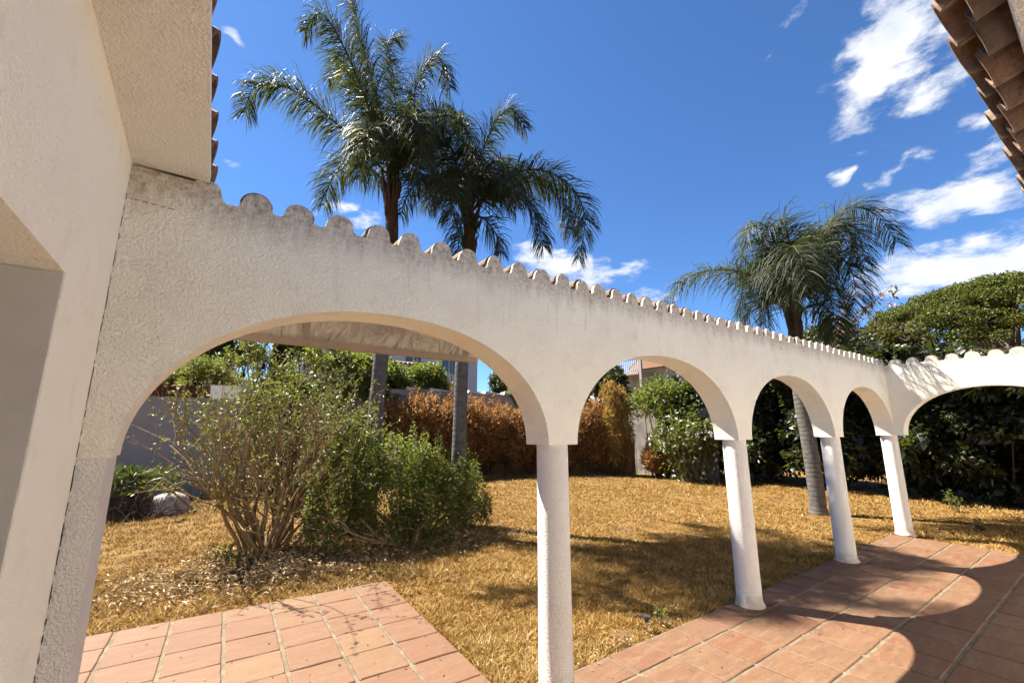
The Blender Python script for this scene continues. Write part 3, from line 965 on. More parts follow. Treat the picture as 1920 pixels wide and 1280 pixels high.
PALM_B_FRONDS = [
    [(4.03, 7.18, 6.07), (4.18, 7.06, 7.16), (4.37, 6.86, 7.94), (4.68, 6.66, 8.34), (5.04, 6.62, 8.02)],
    [(4.07, 7.17, 6.02), (4.38, 6.57, 6.55), (4.92, 6.04, 6.67), (5.47, 5.72, 6.34), (5.77, 5.66, 5.72), (5.76, 5.86, 4.94)],
    [(4.07, 7.17, 6.02), (4.74, 6.90, 6.72), (5.44, 6.59, 6.94), (5.87, 6.40, 6.49), (6.10, 6.42, 5.75)],
    [(4.07, 7.18, 5.96), (4.41, 7.20, 5.93), (4.63, 7.12, 5.62), (4.76, 7.12, 5.24)],
    [(4.01, 7.22, 5.94), (3.84, 7.13, 5.78), (3.79, 7.14, 5.41), (3.79, 7.23, 5.04)],
    [(3.98, 7.22, 6.05), (3.54, 7.49, 6.72), (3.22, 7.83, 6.77), (3.03, 8.05, 6.44), (2.96, 8.20, 6.01)],
    [(4.00, 7.20, 6.07), (3.54, 7.04, 7.02), (3.11, 7.01, 7.41), (2.78, 7.14, 7.29), (2.64, 7.35, 6.83)],
    [(4.02, 7.19, 6.07), (3.94, 7.29, 7.44), (3.90, 7.49, 8.26), (3.79, 7.73, 8.63), (3.60, 8.01, 8.52)],
    [(4.03, 7.18, 6.09), (3.91, 6.42, 6.47), (3.85, 5.86, 6.37), (3.83, 5.50, 5.86), (3.91, 5.45, 5.32)],
    [(4.02, 7.20, 6.02), (3.55, 6.61, 6.22), (3.19, 6.16, 6.02), (3.00, 5.93, 5.49), (2.98, 5.95, 4.96)],
    [(4.03, 7.18, 6.07), (4.50, 7.61, 7.05), (4.97, 8.02, 7.59), (5.41, 8.29, 7.28)],
    [(4.06, 7.17, 6.02), (4.18, 6.44, 6.13), (4.39, 5.86, 5.84), (4.60, 5.70, 5.38), (4.74, 5.72, 4.89)],
    [(4.00, 7.21, 6.05), (3.85, 7.87, 6.83), (3.81, 8.46, 7.10), (3.79, 8.82, 6.72)],
]
PALM_C_BASE = (10.35, 3.96, 4.09)
PALM_C_FRONDS = [
    [(10.31, 3.97, 4.14), (9.72, 4.24, 4.77), (9.02, 4.67, 5.06), (8.37, 5.17, 4.89), (7.99, 5.58, 4.32)],
    [(10.36, 3.93, 4.20), (10.68, 3.48, 5.49), (11.15, 3.03, 6.40), (11.74, 2.63, 6.34), (12.22, 2.44, 5.70)],
    [(10.34, 3.95, 4.14), (9.75, 3.86, 5.39), (9.25, 3.90, 5.89), (8.90, 4.09, 5.62), (8.82, 4.29, 4.84)],
    [(10.34, 3.94, 4.20), (9.88, 3.69, 5.49), (9.49, 3.63, 5.91), (9.18, 3.78, 5.70), (9.03, 4.01, 5.04)],
    [(10.36, 3.93, 4.20), (10.52, 3.47, 5.08), (10.75, 3.14, 5.27), (11.05, 3.01, 4.93), (11.21, 3.06, 4.26)],
    [(10.36, 3.93, 4.20), (10.76, 3.61, 5.56), (11.22, 3.44, 6.13), (11.77, 3.27, 6.08), (12.12, 3.29, 5.38)],
    [(10.33, 3.98, 4.09), (9.75, 4.19, 4.40), (9.41, 4.37, 4.27), (9.29, 4.53, 3.75)],
    [(10.37, 3.95, 4.09), (10.99, 3.73, 4.38), (11.41, 3.59, 4.17), (11.62, 3.59, 3.58)],
    [(10.34, 3.94, 4.20), (9.90, 3.60, 5.22), (9.55, 3.42, 5.42), (9.37, 3.41, 4.92), (9.35, 3.53, 4.11)],
    [(10.34, 3.94, 4.20), (11.19, 3.99, 5.66), (12.14, 4.04, 6.34), (12.92, 4.05, 6.09), (13.28, 4.10, 5.29)],
    [(10.32, 3.97, 4.14), (10.28, 4.22, 5.26), (10.21, 4.52, 5.47), (10.17, 4.85, 5.04), (10.16, 5.05, 4.29)],
    [(10.36, 3.94, 4.14), (10.34, 3.60, 4.72), (10.40, 3.38, 4.67), (10.61, 3.32, 4.16), (10.76, 3.38, 3.50)],
    [(10.36, 3.93, 4.20), (10.51, 3.37, 5.53), (10.68, 3.03, 5.94), (10.90, 2.78, 5.78), (11.13, 2.78, 5.12)],
    [(10.33, 3.96, 4.14), (9.79, 3.89, 4.81), (9.41, 3.87, 4.90), (9.24, 3.97, 4.43), (9.23, 4.11, 3.72)],
]


def frond(root, pts, seed, leaf=0.72, density=46, wide=1.0):
    r = np.random.default_rng(seed)
    Pn = catmull(pts, 60)
    seg = np.linalg.norm(np.diff(Pn, axis=0), axis=1)
    Lt = seg.sum()
    cum = np.concatenate([[0], np.cumsum(seg)]) / Lt
    n = int(Lt * density)
    VV, FF, RR = [], [], []
    # rachis
    V, F = tubes_np([(Pn, np.linspace(0.026, 0.004, 60))], 5)
    tri = np.concatenate([F[:, [0, 1, 2]], F[:, [0, 2, 3]]])
    VV.append(V); FF.append(tri); RR.append(np.full(len(V), 0.9)); b = len(V)
    for side in (-1, 1):
        s = np.sort(0.10 + 0.90 * r.random(n))
        P = np.stack([np.interp(s, cum, Pn[:, k]) for k in range(3)], 1)
        T = unit(np.stack([np.interp(np.minimum(s + 0.02, 1), cum, Pn[:, k]) - np.interp(np.maximum(s - 0.02, 0), cum, Pn[:, k]) for k in range(3)], 1))
        up = np.array([0, 0, 1.0]) * np.ones_like(T)
        S = np.cross(T, up); S = unit(S + 1e-4) * side
        U = np.cross(S, T) * side
        U = np.where(U[:, 2:3] < 0, -U, U)
        plume = r.normal(-0.05, 0.42, n)[:, None]
        fwd = (0.35 + 0.75 * s ** 1.5)[:, None]
        D = unit(S * np.cos(plume) + U * np.sin(plume) + T * fwd + r.normal(size=(n, 3)) * 0.10)
        ll = leaf * (0.45 + 0.75 * np.sin(PI * (0.12 + 0.80 * s)) ** 0.8) * r.uniform(0.75, 1.12, n) * (1 - 0.28 * s)
        w = wide * r.uniform(0.014, 0.024, n) * (1 - 0.3 * s)
        g = np.array([0, 0, -1.0])
        drp = r.uniform(0.35, 1.1, n)[:, None]
        p1 = P + D * (ll * 0.35)[:, None]
        D2 = unit(D + g * drp * 0.8)
        p2 = p1 + D2 * (ll * 0.35)[:, None]
        D3 = unit(D2 + g * drp * 1.5)
        p3 = p2 + D3 * (ll * 0.32)[:, None]
        X = unit(np.cross(D, U + r.normal(size=(n, 3)) * 0.5))
        w = w[:, None]
        q = np.stack([P - X * w * .3, P + X * w * .3, p1 - X * w * .5, p1 + X * w * .5, p2 - X * w * .38, p2 + X * w * .38, p3], 1)
        VV.append(q.reshape(-1, 3))
        i = np.arange(n)[:, None] * 7 + b
        FF.append(np.concatenate([i + np.array([[a_, b_, c_]]) for a_, b_, c_ in ((0, 1, 3), (0, 3, 2), (2, 3, 5), (2, 5, 4), (4, 5, 6))]))
        RR.append(np.repeat(r.random(n) * (0.9 if seed % 5 else 1.0), 7))
        b += n * 7
    return mk('frond', np.concatenate(VV), np.concatenate(FF), M['leaf_palm'], root, False, np.concatenate(RR))


def palm(trunk, fronds, rad, label, seed, leaf=0.72, density=46, boot=1.0):
    root = thing('palm_tree', label, 'palm tree', (trunk[0][0], trunk[0][1], -0.03), 'feather palms in the garden')
    T = catmull(trunk, 40)
    n0 = int(40 * boot)
    rr = np.linspace(rad * 1.08, rad * 0.9, 40) * (1 + 0.015 * np.sin(np.arange(40) * 2.1))
    rr[0] *= 1.25; rr[1] *= 1.1
    MB().tube(T[:n0], rr[:n0], 16).build('trunk', M['palm_bark'], root, True)
    # old leaf bases wrapped round the upper trunk
    tubes = []
    top = T[n0 - 6:]
    r = np.random.default_rng(seed)
    P0 = np.array(fronds[0][0])
    for f in fronds:
        d = np.array(f[1]) - np.array(f[0]); d /= np.linalg.norm(d)
        a = T[n0 - 2] + np.array([d[0], d[1], 0]) * rad * 0.45
        tubes.append((catmull([a, (a + np.array(f[0])) / 2 + np.array([d[0], d[1], 0]) * rad * 0.3, np.array(f[0]) + d * 0.25], 6), np.linspace(rad * 0.38, rad * 0.16, 6)))
    for k in range(16):
        a = r.random() * 2 * PI
        i = r.integers(max(0, n0 - 8), 39)
        c = T[min(i, 39)]
        d = np.array([math.cos(a), math.sin(a), 0])
        tubes.append((np.array([c + d * rad * 0.7, c + d * rad * 1.0 + [0, 0, 0.18], c + d * rad * (1.15 + 0.3 * r.random()) + [0, 0, 0.36]]), [rad * 0.42, rad * 0.34, rad * 0.08]))
    tubes.append((T[n0 - 3:], np.linspace(rad * 0.98, rad * 0.9, len(T[n0 - 3:]))))
    V, F = tubes_np(tubes, 7)
    mk('leaf_bases', V, F, M['palm_boot'], root, True)
    for i, f in enumerate(fronds): frond(root, f, seed * 100 + i, leaf, density)
    return root


# two fronds of the far palm reach over the crossing wall and shade it
PALM_C_FRONDS += [
    [(10.33, 3.93, 4.20), (9.55, 3.60, 5.05), (8.85, 3.25, 5.05), (8.50, 3.00, 4.60), (8.38, 2.90, 4.10)],
    [(10.33, 3.95, 4.20), (9.45, 3.75, 4.85), (8.80, 3.50, 4.80), (8.45, 3.30, 4.35), (8.35, 3.20, 3.90)],
]
palm(PALM_A_TRUNK, PALM_A_FRONDS, 0.135, 'tallest feather palm, its crown reaching the top of the picture', 1, 0.76, 84, 0.80)
palm(PALM_B_TRUNK, PALM_B_FRONDS, 0.125, 'middle feather palm with long fronds drooping to the right', 2, 0.70, 86, 0.84)
palm(PALM_C_TRUNK, PALM_C_FRONDS, 0.140, 'feather palm behind the far arches with a leaning ringed grey trunk', 3, 0.86, 60, 0.80)

# ------------------------------------------------------------------ shrubs in the lawn


def shrub(name, label, cat, base, stems, length, r, depth, leafmat, stemmat, nleaf, L, W, spread=0.6, up=0.25, lean=0.45, group=None, extra=None, kids=(2, 3), shrink=0.66, sprd=0.18, nseg=5):
    root = thing(name, label, cat, base, group)
    tubes, tips = [], []
    for k in range(stems):
        a = 2 * PI * k / stems + random.uniform(-.3, .3)
        d = (math.cos(a) * lean * random.uniform(.5, 1.3), math.sin(a) * lean * random.uniform(.5, 1.3), 1)
        p = (base[0] + math.cos(a) * sprd * random.random(), base[1] + math.sin(a) * sprd * random.random(), -0.04)
        grow(p, d, length * random.uniform(.8, 1.2), r * random.uniform(.7, 1.2), depth, tubes, tips, spread, up, kids, shrink=shrink)
    if extra: extra(tubes, tips)
    V, F = tubes_np(tubes, nseg)
    mk('stems', V, F, stemmat, root, True)
    P = np.array([t[0] for t in tips]); D = np.array([t[1] for t in tips])
    i = RNG.integers(0, len(P), nleaf)
    pos = P[i] + RNG.normal(size=(nleaf, 3)) * 0.022
    d = unit(D[i] * 0.6 + RNG.normal(size=(nleaf, 3)) * 0.7)
    V, F, rr = leaf_mesh(pos, d, RNG.uniform(0.6, 1.2, nleaf) * L, RNG.uniform(0.7, 1.2, nleaf) * W)
    mk('foliage', V, F, leafmat, root, False, rr)
    return root


def long_arm(tubes, tips):
    for (p, d, l) in (((0.80, 7.2, 0.35), (-1.1, -0.1, 0.55), 0.9), ((0.75, 7.25, 0.7), (-1.2, 0.2, 0.45), 0.85), ((0.8, 7.1, 0.9), (-0.9, -0.2, 0.8), 0.8), ((1.0, 7.2, 1.1), (-0.5, 0.1, 1.0), 0.7)):
        grow(p, d, l, 0.026, 2, tubes, tips, 0.6, 0.15, (2, 3))


shrub('shrub', 'loose straggly shrub filling the gap behind the green bush', 'shrub', (2.1, 8.5, -0.03), 14, 0.85, 0.028, 3, M['leaf_shrub'], M['stem'], 5000, 0.07, 0.030, 0.6, 0.2, 0.7, shrink=0.74, sprd=0.5)
shrub('shrub', 'leggy half bare shrub with many tan stems in the lawn', 'shrub', (0.96, 7.27, -0.03), 28, 1.06, 0.030, 3, M['leaf_shrub'], M['stem'], 7500, 0.058, 0.024, 0.50, 0.32, 0.50, extra=long_arm, shrink=0.76, sprd=0.3)
# dense green bush: ellipsoid lumps on a stem skeleton
def bush(name, label, cat, base, lumps_, nleaf, L, W, leafmat, stemmat, group=None, inner=0.45, outward=0.6, flowers=None, nst=10, droop=0.15, core=None):
    root = thing(name, label, cat, base, group)
    tubes, tips = [], []
    for k in range(nst):
        c, rr_ = lumps_[k % len(lumps_)]
        c = np.array(c)
        st = np.array(base) + np.array([RNG.normal() * 0.15, RNG.normal() * 0.15, 0])
        mid = (st * 0.45 + c * 0.55); mid[2] = st[2] + (c[2] - st[2]) * 0.4
        tubes.append((catmull([st, mid, c], 7), np.linspace(0.035, 0.012, 7) * max(1, (c[2] - st[2]) / 2.5)))
        for q in range(4):
            e = c + unit(RNG.normal(size=3)) * np.array(rr_) * 0.9
            tubes.append((catmull([c * 0.6 + mid * 0.4, (c + e) / 2 + RNG.normal(size=3) * 0.06, e], 5), np.linspace(0.012, 0.004, 5) * max(1, (c[2] - st[2]) / 2.5)))
    V, F = tubes_np(tubes, 5)
    mk('stems', V, F, stemmat, root, True)
    P, D = ell_points(nleaf, lumps_, inner)
    keep = P[:, 2] > -0.02
    P, D = P[keep], D[keep]
    n = len(P)
    d = unit(D * outward + RNG.normal(size=(n, 3)) * 0.6)
    V, F, rr = leaf_mesh(P, d, RNG.uniform(0.6, 1.25, n) * L, RNG.uniform(0.7, 1.2, n) * W, droop=droop)
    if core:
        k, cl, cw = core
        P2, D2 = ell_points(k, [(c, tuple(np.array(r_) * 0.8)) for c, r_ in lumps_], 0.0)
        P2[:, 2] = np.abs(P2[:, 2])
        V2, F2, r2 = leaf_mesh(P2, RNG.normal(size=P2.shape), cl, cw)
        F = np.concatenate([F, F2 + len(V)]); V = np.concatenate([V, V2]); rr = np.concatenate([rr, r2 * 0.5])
    mk('foliage', V, F, leafmat, root, False, rr)
    if flowers:
        k, fl, sel = flowers
        P, D = ell_points(k, [(c, tuple(np.array(r_) * 1.04) ) for c, r_ in sel], 0.93)
        VV, FF, RR, b = [], [], [], 0
        for q in range(5):
            dd = unit(D * 0.5 + unit(np.cross(D, RNG.normal(size=D.shape))) * 1.0)
            V, F, rr = leaf_mesh(P, dd, fl, fl * 0.8, droop=0.02)
            VV.append(V); FF.append(F + b); RR.append(rr); b += len(V)
        tag(mk('flowers', np.concatenate(VV), np.concatenate(FF), M['petal'], root, False, np.concatenate(RR)), kind='stuff')
    return root


gl = [((2.45, 6.55, 0.62), (0.62, 0.5, 0.62)), ((3.05, 6.6, 0.55), (0.62, 0.5, 0.58)), ((1.85, 6.75, 0.7), (0.5, 0.45, 0.65)), ((3.6, 6.75, 0.42), (0.5, 0.45, 0.45)),
      ((2.6, 6.65, 1.12), (0.38, 0.38, 0.40)), ((3.2, 6.75, 0.95), (0.36, 0.38, 0.36)), ((2.0, 6.85, 1.30), (0.36, 0.35, 0.40)), ((3.55, 6.65, 0.75), (0.38, 0.38, 0.38)), ((1.65, 6.6, 0.40), (0.32, 0.35, 0.45)), ((2.75, 6.2, 0.28), (0.5, 0.32, 0.28)), ((3.95, 6.85, 0.25), (0.35, 0.3, 0.27))]
for _ in range(120):
    c, r_ = gl[random.randrange(11)]
    d = unit(RNG.normal(size=3)); d[2] = abs(d[2])
    gl.append((np.array(c) + d * np.array(r_) * 0.95, (0.08 * random.uniform(.5, 1.4), 0.08, 0.22 * random.uniform(.6, 2.0))))
bush('bush', 'dense green bush beside the leggy shrub on the lawn', 'bush', (2.75, 6.55, -0.03), gl, 34000, 0.052, 0.024, M['leaf_green'], M['twig'], inner=0.5, nst=24)

# ------------------------------------------------------------------ boundary at the back
bw = thing('boundary_wall', 'grey rendered boundary wall behind the shrubs at the left', 'wall', (-2, 14.3, 0))
MB().box(-9, 0.86, 14.25, 14.5, -0.03, 2.45).build('wall', M['garden_wall'], bw)
MB().box(0.16, 0.86, 14.24, 14.52, 2.4502, 2.80).build('gate_post', M['stucco_house'], bw)
fe = thing('plank_fence', 'dark red brown plank fence on top of the boundary wall', 'fence', (-2, 14.4, 2.45))
pl = raw_mesh('plank', *(lambda m_: (np.array(m_.V), m_.F))(MB().box(-0.065, 0.065, -0.012, 0.012, 0, 0.30)), M['wood'])
for k in range(34):
    place('plank', pl, fe, (0.08 - 0.145 * k, 14.36 + random.uniform(-.006, .006), 2.452), (0, random.uniform(-.02, .02), 0), (1, 1, random.uniform(.93, 1.05)))
MB().box(-5.0, 0.15, 14.39, 14.42, 2.56, 2.62).build('rail', M['wood'], fe)

bw2 = thing('boundary_wall', 'low boundary wall with pale coping slabs above the reed screen', 'wall', (8, 15.2, 0))
MB().box(0.9, 15.3, 15.0, 15.25, -0.03, 3.02).build('wall', mat_plain('old_render', (0.30, 0.25, 0.20), 0.95, 0.1, 0.25, 3, 0, 0.4), bw2)
xx = 5.9
while xx < 15:
    w = random.uniform(0.65, 0.95)
    V = [(xx, 14.93, 3.022), (xx + w, 14.93, 3.022), (xx + w, 15.32, 3.022), (xx, 15.32, 3.022), (xx + 0.06, 14.97, 3.13), (xx + w - 0.06, 14.97, 3.06), (xx + w - 0.06, 15.28, 3.06), (xx + 0.06, 15.28, 3.13)]
    mk('coping_slab', V, [[3, 2, 1, 0], [4, 5, 6, 7], [0, 1, 5, 4], [1, 2, 6, 5], [2, 3, 7, 6], [3, 0, 4, 7]], M['white_render'], bw2)
    xx += w + 0.04
bw3 = thing('boundary_wall', 'pale grey wall corner between the reeds and the white flowering bush', 'wall', (13.9, 11.0, 0))
MB().box(13.9, 14.15, 8.2, 15.0, -0.03, 2.35).build('wall', mat_plain('shade_grey_render', (0.17, 0.155, 0.14), 0.95, 0.1, 0.3, 2.5, 0, 0.4), bw3)  # grey base colour stands in for shade on this sun-facing wall

# reed screen along the back
rs = thing('reed_screen', 'dry brown reed screen along the back of the lawn', 'fence', (8.5, 14.3, 0))
tubes = []
line = catmull([(3.2, 14.6, 0), (7.0, 14.5, 0), (10.2, 14.0, 0), (12.2, 12.6, 0), (13.2, 10.9, 0)], 200)
for k in range(2600):
    t = random.random() ** 0.9 * 199
    i = int(t); p = line[i] + (line[min(i + 1, 199)] - line[i]) * (t - i)
    p = p + np.array([random.uniform(-.05, .05), random.uniform(-.12, .12), -0.05])
    h = random.uniform(1.2, 2.0)
    tubes.append((np.array([p, p + [random.uniform(-.03, .03), random.uniform(-.03, .03), h * .5], p + [random.uniform(-.10, .10), random.uniform(-.1, .1), h]]), [0.011, 0.010, 0.005]))
V, F = tubes_np(tubes, 4)
o = mk('reeds', V, F, M['reed'], rs, True, np.repeat(RNG.random(len(tubes)), 12))
tag(o, kind='stuff')

dry = [
    ((5.2, 14.2), 0.9, 2.6, 'brown dry shrub behind the trunk of the tallest palm'),
    ((6.3, 14.1), 1.0, 2.85, 'brown dry shrub just left of the second palm trunk'),
    ((7.6, 14.0), 1.0, 2.95, 'brown dry shrub right behind the second palm trunk'),
    ((8.9, 13.8), 1.0, 2.9, 'brown dry shrub seen inside the right edge of the nearest arch'),
    ((10.3, 13.4), 1.0, 2.8, 'brown dry shrub hidden mostly by the first column'),
    ((11.4, 12.7), 0.9, 2.8, 'brown dry shrub seen just right of the first column'),
    ((12.3, 11.9), 0.7, 2.7, 'brown dry shrub left of the straw yellow bamboo'),
    ((13.45, 10.0), 0.45, 1.25, 'low brown dry shrub at the foot of the pale wall corner'),
]
for (xy, rd, hh, lab) in dry:
    ls = []
    for _ in range(42):
        a = random.random() * 2 * PI; q = random.random() ** .5 * rd
        zc = random.uniform(0.55, hh - 0.25 - 0.5 * (q / rd) ** 2)
        ls.append(((xy[0] + math.cos(a) * q, xy[1] + math.sin(a) * q * 0.5, zc), (0.34, 0.28, 0.40)))
    spikes(ls, 45, 0.055, 0.30)
    bush('dry_shrub', lab, 'shrub', (xy[0], xy[1], -0.03), ls, 11000, 0.13, 0.032, M['leaf_dry'], M['reed'], 'dry brown shrubs along the reed screen', 0.2, 0.3, droop=-0.5)
# straw coloured bamboo clump
ls = [((12.75 + random.uniform(-.4, .4), 11.25 + random.uniform(-.4, .4), random.uniform(0.5, 3.1)), (0.28, 0.28, 0.5)) for _ in range(34)]
bush('bamboo_clump', 'straw yellow dry bamboo clump beside the pale wall corner', 'bamboo', (12.75, 11.25, -0.03), ls, 9000, 0.15, 0.026, M['leaf_straw'], M['reed'], None, 0.2, 0.4, droop=0.5)

# green climbers behind the leggy shrub
vin = [((3.7, 15.2), (1.4, 0.6, 1.5), 3.0, 'bright green climber over the back wall left of the tallest palm trunk'),
       ((6.7, 15.7), (1.3, 0.5, 0.8), 3.3, 'bright green climber on the back wall between the two palm trunks'),
       ((2.1, 14.6), (1.1, 0.6, 1.3), 1.9, 'yellowish green climber behind the leggy shrub'),
       ((5.0, 15.3), (0.9, 0.5, 1.2), 2.9, 'bright green climber right behind the tallest palm trunk'),
       ((11.6, 15.2), (0.9, 0.5, 0.7), 2.8, 'bright green climber above the dry shrub right of the first column')]
for (xy, rad, zc, lab) in vin:
    ls = lumps((xy[0], xy[1], zc), rad, 34, 0.36) + [((xy[0], xy[1], zc * 0.5), (rad[0] * 0.7, rad[1] * 0.7, zc * 0.5))]
    spikes(ls, 30, 0.09, 0.22, 0.3)
    bush('climber', lab, 'climber', (xy[0], xy[1], -0.03), ls, 10500, 0.11, 0.07, M['leaf_vine'], M['twig'], 'climbers on the back wall', 0.5, 0.5)
ls = lumps((13.4, 9.7, 2.45), (0.8, 1.0, 0.95), 46, 0.36)
spikes(ls, 60, 0.09, 0.25, 0.2)
bush('climber', 'green climber hanging over the pale wall corner', 'climber', (13.8, 10.0, -0.03), ls, 7000, 0.11, 0.06, M['leaf_vine'], M['twig'], 'climbers on the back wall', 0.5, 0.5)
ls = lumps((13.2, 8.55, 1.15), (0.85, 0.9, 1.05), 30, 0.36) + [((13.2, 8.55, 0.7), (0.8, 0.85, 0.8))]
spikes(ls, 60, 0.09, 0.28, 0.4)
bush('flowering_bush', 'green bush dotted with white flowers by the second column', 'bush', (13.2, 8.55, -0.03), ls, 9000, 0.12, 0.045, M['leaf_green'], M['twig'], None, 0.5, 0.5, (260, 0.075, ls[:90]))

# tall dark hedge on the right
hedge = [
    ((15.2, 9.2), (1.3, 1.4, 1.6), 1.7, 3.3, 'mid green hedge shrub right of the white flowering bush'),
    ((15.4, 7.3), (1.4, 1.4, 1.8), 1.9, 3.9, 'tall green hedge shrub filling the third arch'),
    ((15.3, 5.4), (1.4, 1.4, 1.9), 2.0, 4.0, 'tall dark hedge shrub behind the leaning palm trunk'),
    ((15.2, 3.6), (1.4, 1.4, 1.8), 1.9, 3.7, 'tall dark hedge shrub behind the last column'),
    ((15.0, 1.9), (1.4, 1.4, 1.7), 1.7, 3.2, 'tall dark hedge shrub left of centre in the crossing arch'),
    ((14.6, 0.2), (1.4, 1.4, 1.6), 1.6, 3.0, 'tall dark hedge shrub at the right edge of the picture'),
    ((14.4, -1.6), (1.4, 1.4, 1.6), 1.6, 3.0, 'dark hedge shrub beyond the house corner'),
]
for (xy, rad, zc, top_, lab) in hedge:
    ls = lumps((xy[0], xy[1], zc), rad, 44, 0.42, top=-0.95) + lumps((xy[0] - 0.75, xy[1], top_ - 0.55), (1.2, 1.1, 0.35), 16, 0.36)  # overhanging tops shaped to shade the face below; dark leaves carry shade too
    ls += [((xy[0] + 0.3, xy[1], zc * 0.75), (rad[0] * 0.8, rad[1] * 0.95, zc * 0.75)), ((xy[0] + 0.9, xy[1], zc * 0.75), (rad[0] * 0.7, rad[1] * 1.0, zc * 0.75))]
    spikes(ls, 50, 0.12, 0.30, 0.3)
    bush('hedge_shrub', lab, 'shrub', (xy[0], xy[1], -0.03), ls, 17000, 0.15, 0.075, M['leaf_hedge'], M['dark_bark'], 'dark hedge on the right', 0.6, 0.5, core=(5000, 0.30, 0.20))
ls = lumps((15.5, 14.4, 3.5), (1.0, 1.2, 0.9), 30, 0.36) + [((15.5, 14.4, 1.7), (0.8, 0.9, 1.7))]
bush('hedge_shrub', 'dark shrub below the balcony in the second arch', 'shrub', (15.5, 14.4, -0.03), ls, 11000, 0.14, 0.06, M['leaf_hedge'], M['dark_bark'], None, 0.5, 0.5, core=(2500, 0.3, 0.2))

# ------------------------------------------------------------------ trees further away


def tree(name, label, base, height, crown, nl, ls_size, leafs, L, W, leafmat, trunk_r=0.2, group=None, inner=0.5, cat='tree', top=-0.2, flat=0.75, kmin=0.62):
    root = thing(name, label, cat, base, group)
    c, rad = crown
    tubes, tips = [], []
    st = np.array(base, float)
    fork = np.array([c[0] * 0.5 + st[0] * 0.5, c[1] * 0.5 + st[1] * 0.5, st[2] + (c[2] - rad[2] - st[2]) * 0.75])
    tubes.append((catmull([st, (st + fork) / 2 + RNG.normal(size=3) * 0.15, fork], 8), np.linspace(trunk_r, trunk_r * 0.7, 8)))
    ls = lumps(c, rad, nl, ls_size, top=top, flat=flat, kmin=kmin)
    for k in range(14):
        e = np.array(ls[k % len(ls)][0])
        m_ = (fork + e) / 2 + RNG.normal(size=3) * 0.3
        tubes.append((catmull([fork, m_, e], 7), np.linspace(trunk_r * 0.5, trunk_r * 0.1, 7)))
    V, F = tubes_np(tubes, 7)
    mk('trunk', V, F, M['dark_bark'], root, True)
    P, D = ell_points(leafs, ls, inner)
    n = len(P)
    d = unit(D * 0.5 + RNG.normal(size=(n, 3)) * 0.6)
    V, F, rr = leaf_mesh(P, d, RNG.uniform(.6, 1.25, n) * L, RNG.uniform(.7, 1.2, n) * W)
    mk('crown', V, F, leafmat, root, False, rr)
    return root


tree('spreading_tree', 'broad domed yellow green tree beyond the crossing arch', (42, 4.0, -0.03), 9, ((42, 4.2, 7.6), (6.5, 7.2, 3.5)), 760, 0.60, 170000, 0.15, 0.105, M['leaf_acacia'], 0.4, top=-0.35, flat=0.45, kmin=0.84)
tree('brown_leaved_tree', 'dark brown leaved tree above the end of the long arcade', (20, 5.0, -0.03), 5, ((20, 5.1, 3.9), (1.7, 1.5, 1.2)), 45, 0.5, 13000, 0.15, 0.08, M['leaf_brown'], 0.16)
tree('brown_leaved_tree', 'brownish tree above the crossing arch below the domed tree', (21, 2.6, -0.03), 5, ((21, 2.7, 3.0), (2.0, 2.0, 1.0)), 45, 0.5, 13000, 0.15, 0.08, M['leaf_brown'], 0.16)
tree('garden_tree', 'small green tree above the crossing arch beside the grey gable', (23, 0.9, -0.03), 5, ((23, 1.1, 3.3), (1.4, 1.6, 0.9)), 40, 0.45, 11000, 0.15, 0.08, M['leaf_green'], 0.14)
tree('garden_tree', 'dark green tree at the right edge above the crossing arch', (24, -1.2, -0.03), 5, ((24, -1.0, 3.8), (1.6, 2.0, 1.5)), 40, 0.5, 11000, 0.16, 0.09, M['leaf_hedge'], 0.14)
tree('garden_tree', 'dark green tree low behind the leaning palm crown', (17.5, 5.9, -0.03), 5, ((17.5, 5.9, 4.1), (1.2, 1.3, 0.9)), 36, 0.42, 10000, 0.15, 0.07, M['leaf_hedge'], 0.14)


# purple leaved branches beside the third palm
def purple():
    root = thing('purple_shrub', 'thin branches with drooping purple leaves right of the leaning palm', 'shrub', (14.6, 4.9, -0.03))
    tubes, tips = [], []
    for e in ((14.9, 3.25, 5.45), (14.8, 3.9, 5.6), (14.9, 3.6, 5.15), (14.7, 4.2, 5.2), (14.8, 3.4, 4.9)):
        path = catmull([(14.6, 4.9, -0.05), (14.5, 4.9, 2.4), (14.6, 4.6, 4.1), e], 18)
        tubes.append((path, np.linspace(0.05, 0.008, 18)))
        for q in path[10:]:
            for _ in range(2):
                t = q + RNG.normal(size=3) * [.10, .16, .08]
                tubes.append((np.array([q, (q + t) / 2, t]), [0.008, 0.006, 0.004])); tips.append(t)
    V, F = tubes_np(tubes, 5)
    mk('stems', V, F, M['twig'], root, True)
    P = np.array(tips); P = np.repeat(P, 4, 0) + RNG.normal(size=(len(P) * 4, 3)) * 0.04
    V, F, rr = leaf_mesh(P, RNG.normal(size=P.shape) * 0.5 + [0, 0, -0.7], 0.14, 0.06)
    mk('foliage', V, F, M['leaf_purple'], root, False, rr)


purple()


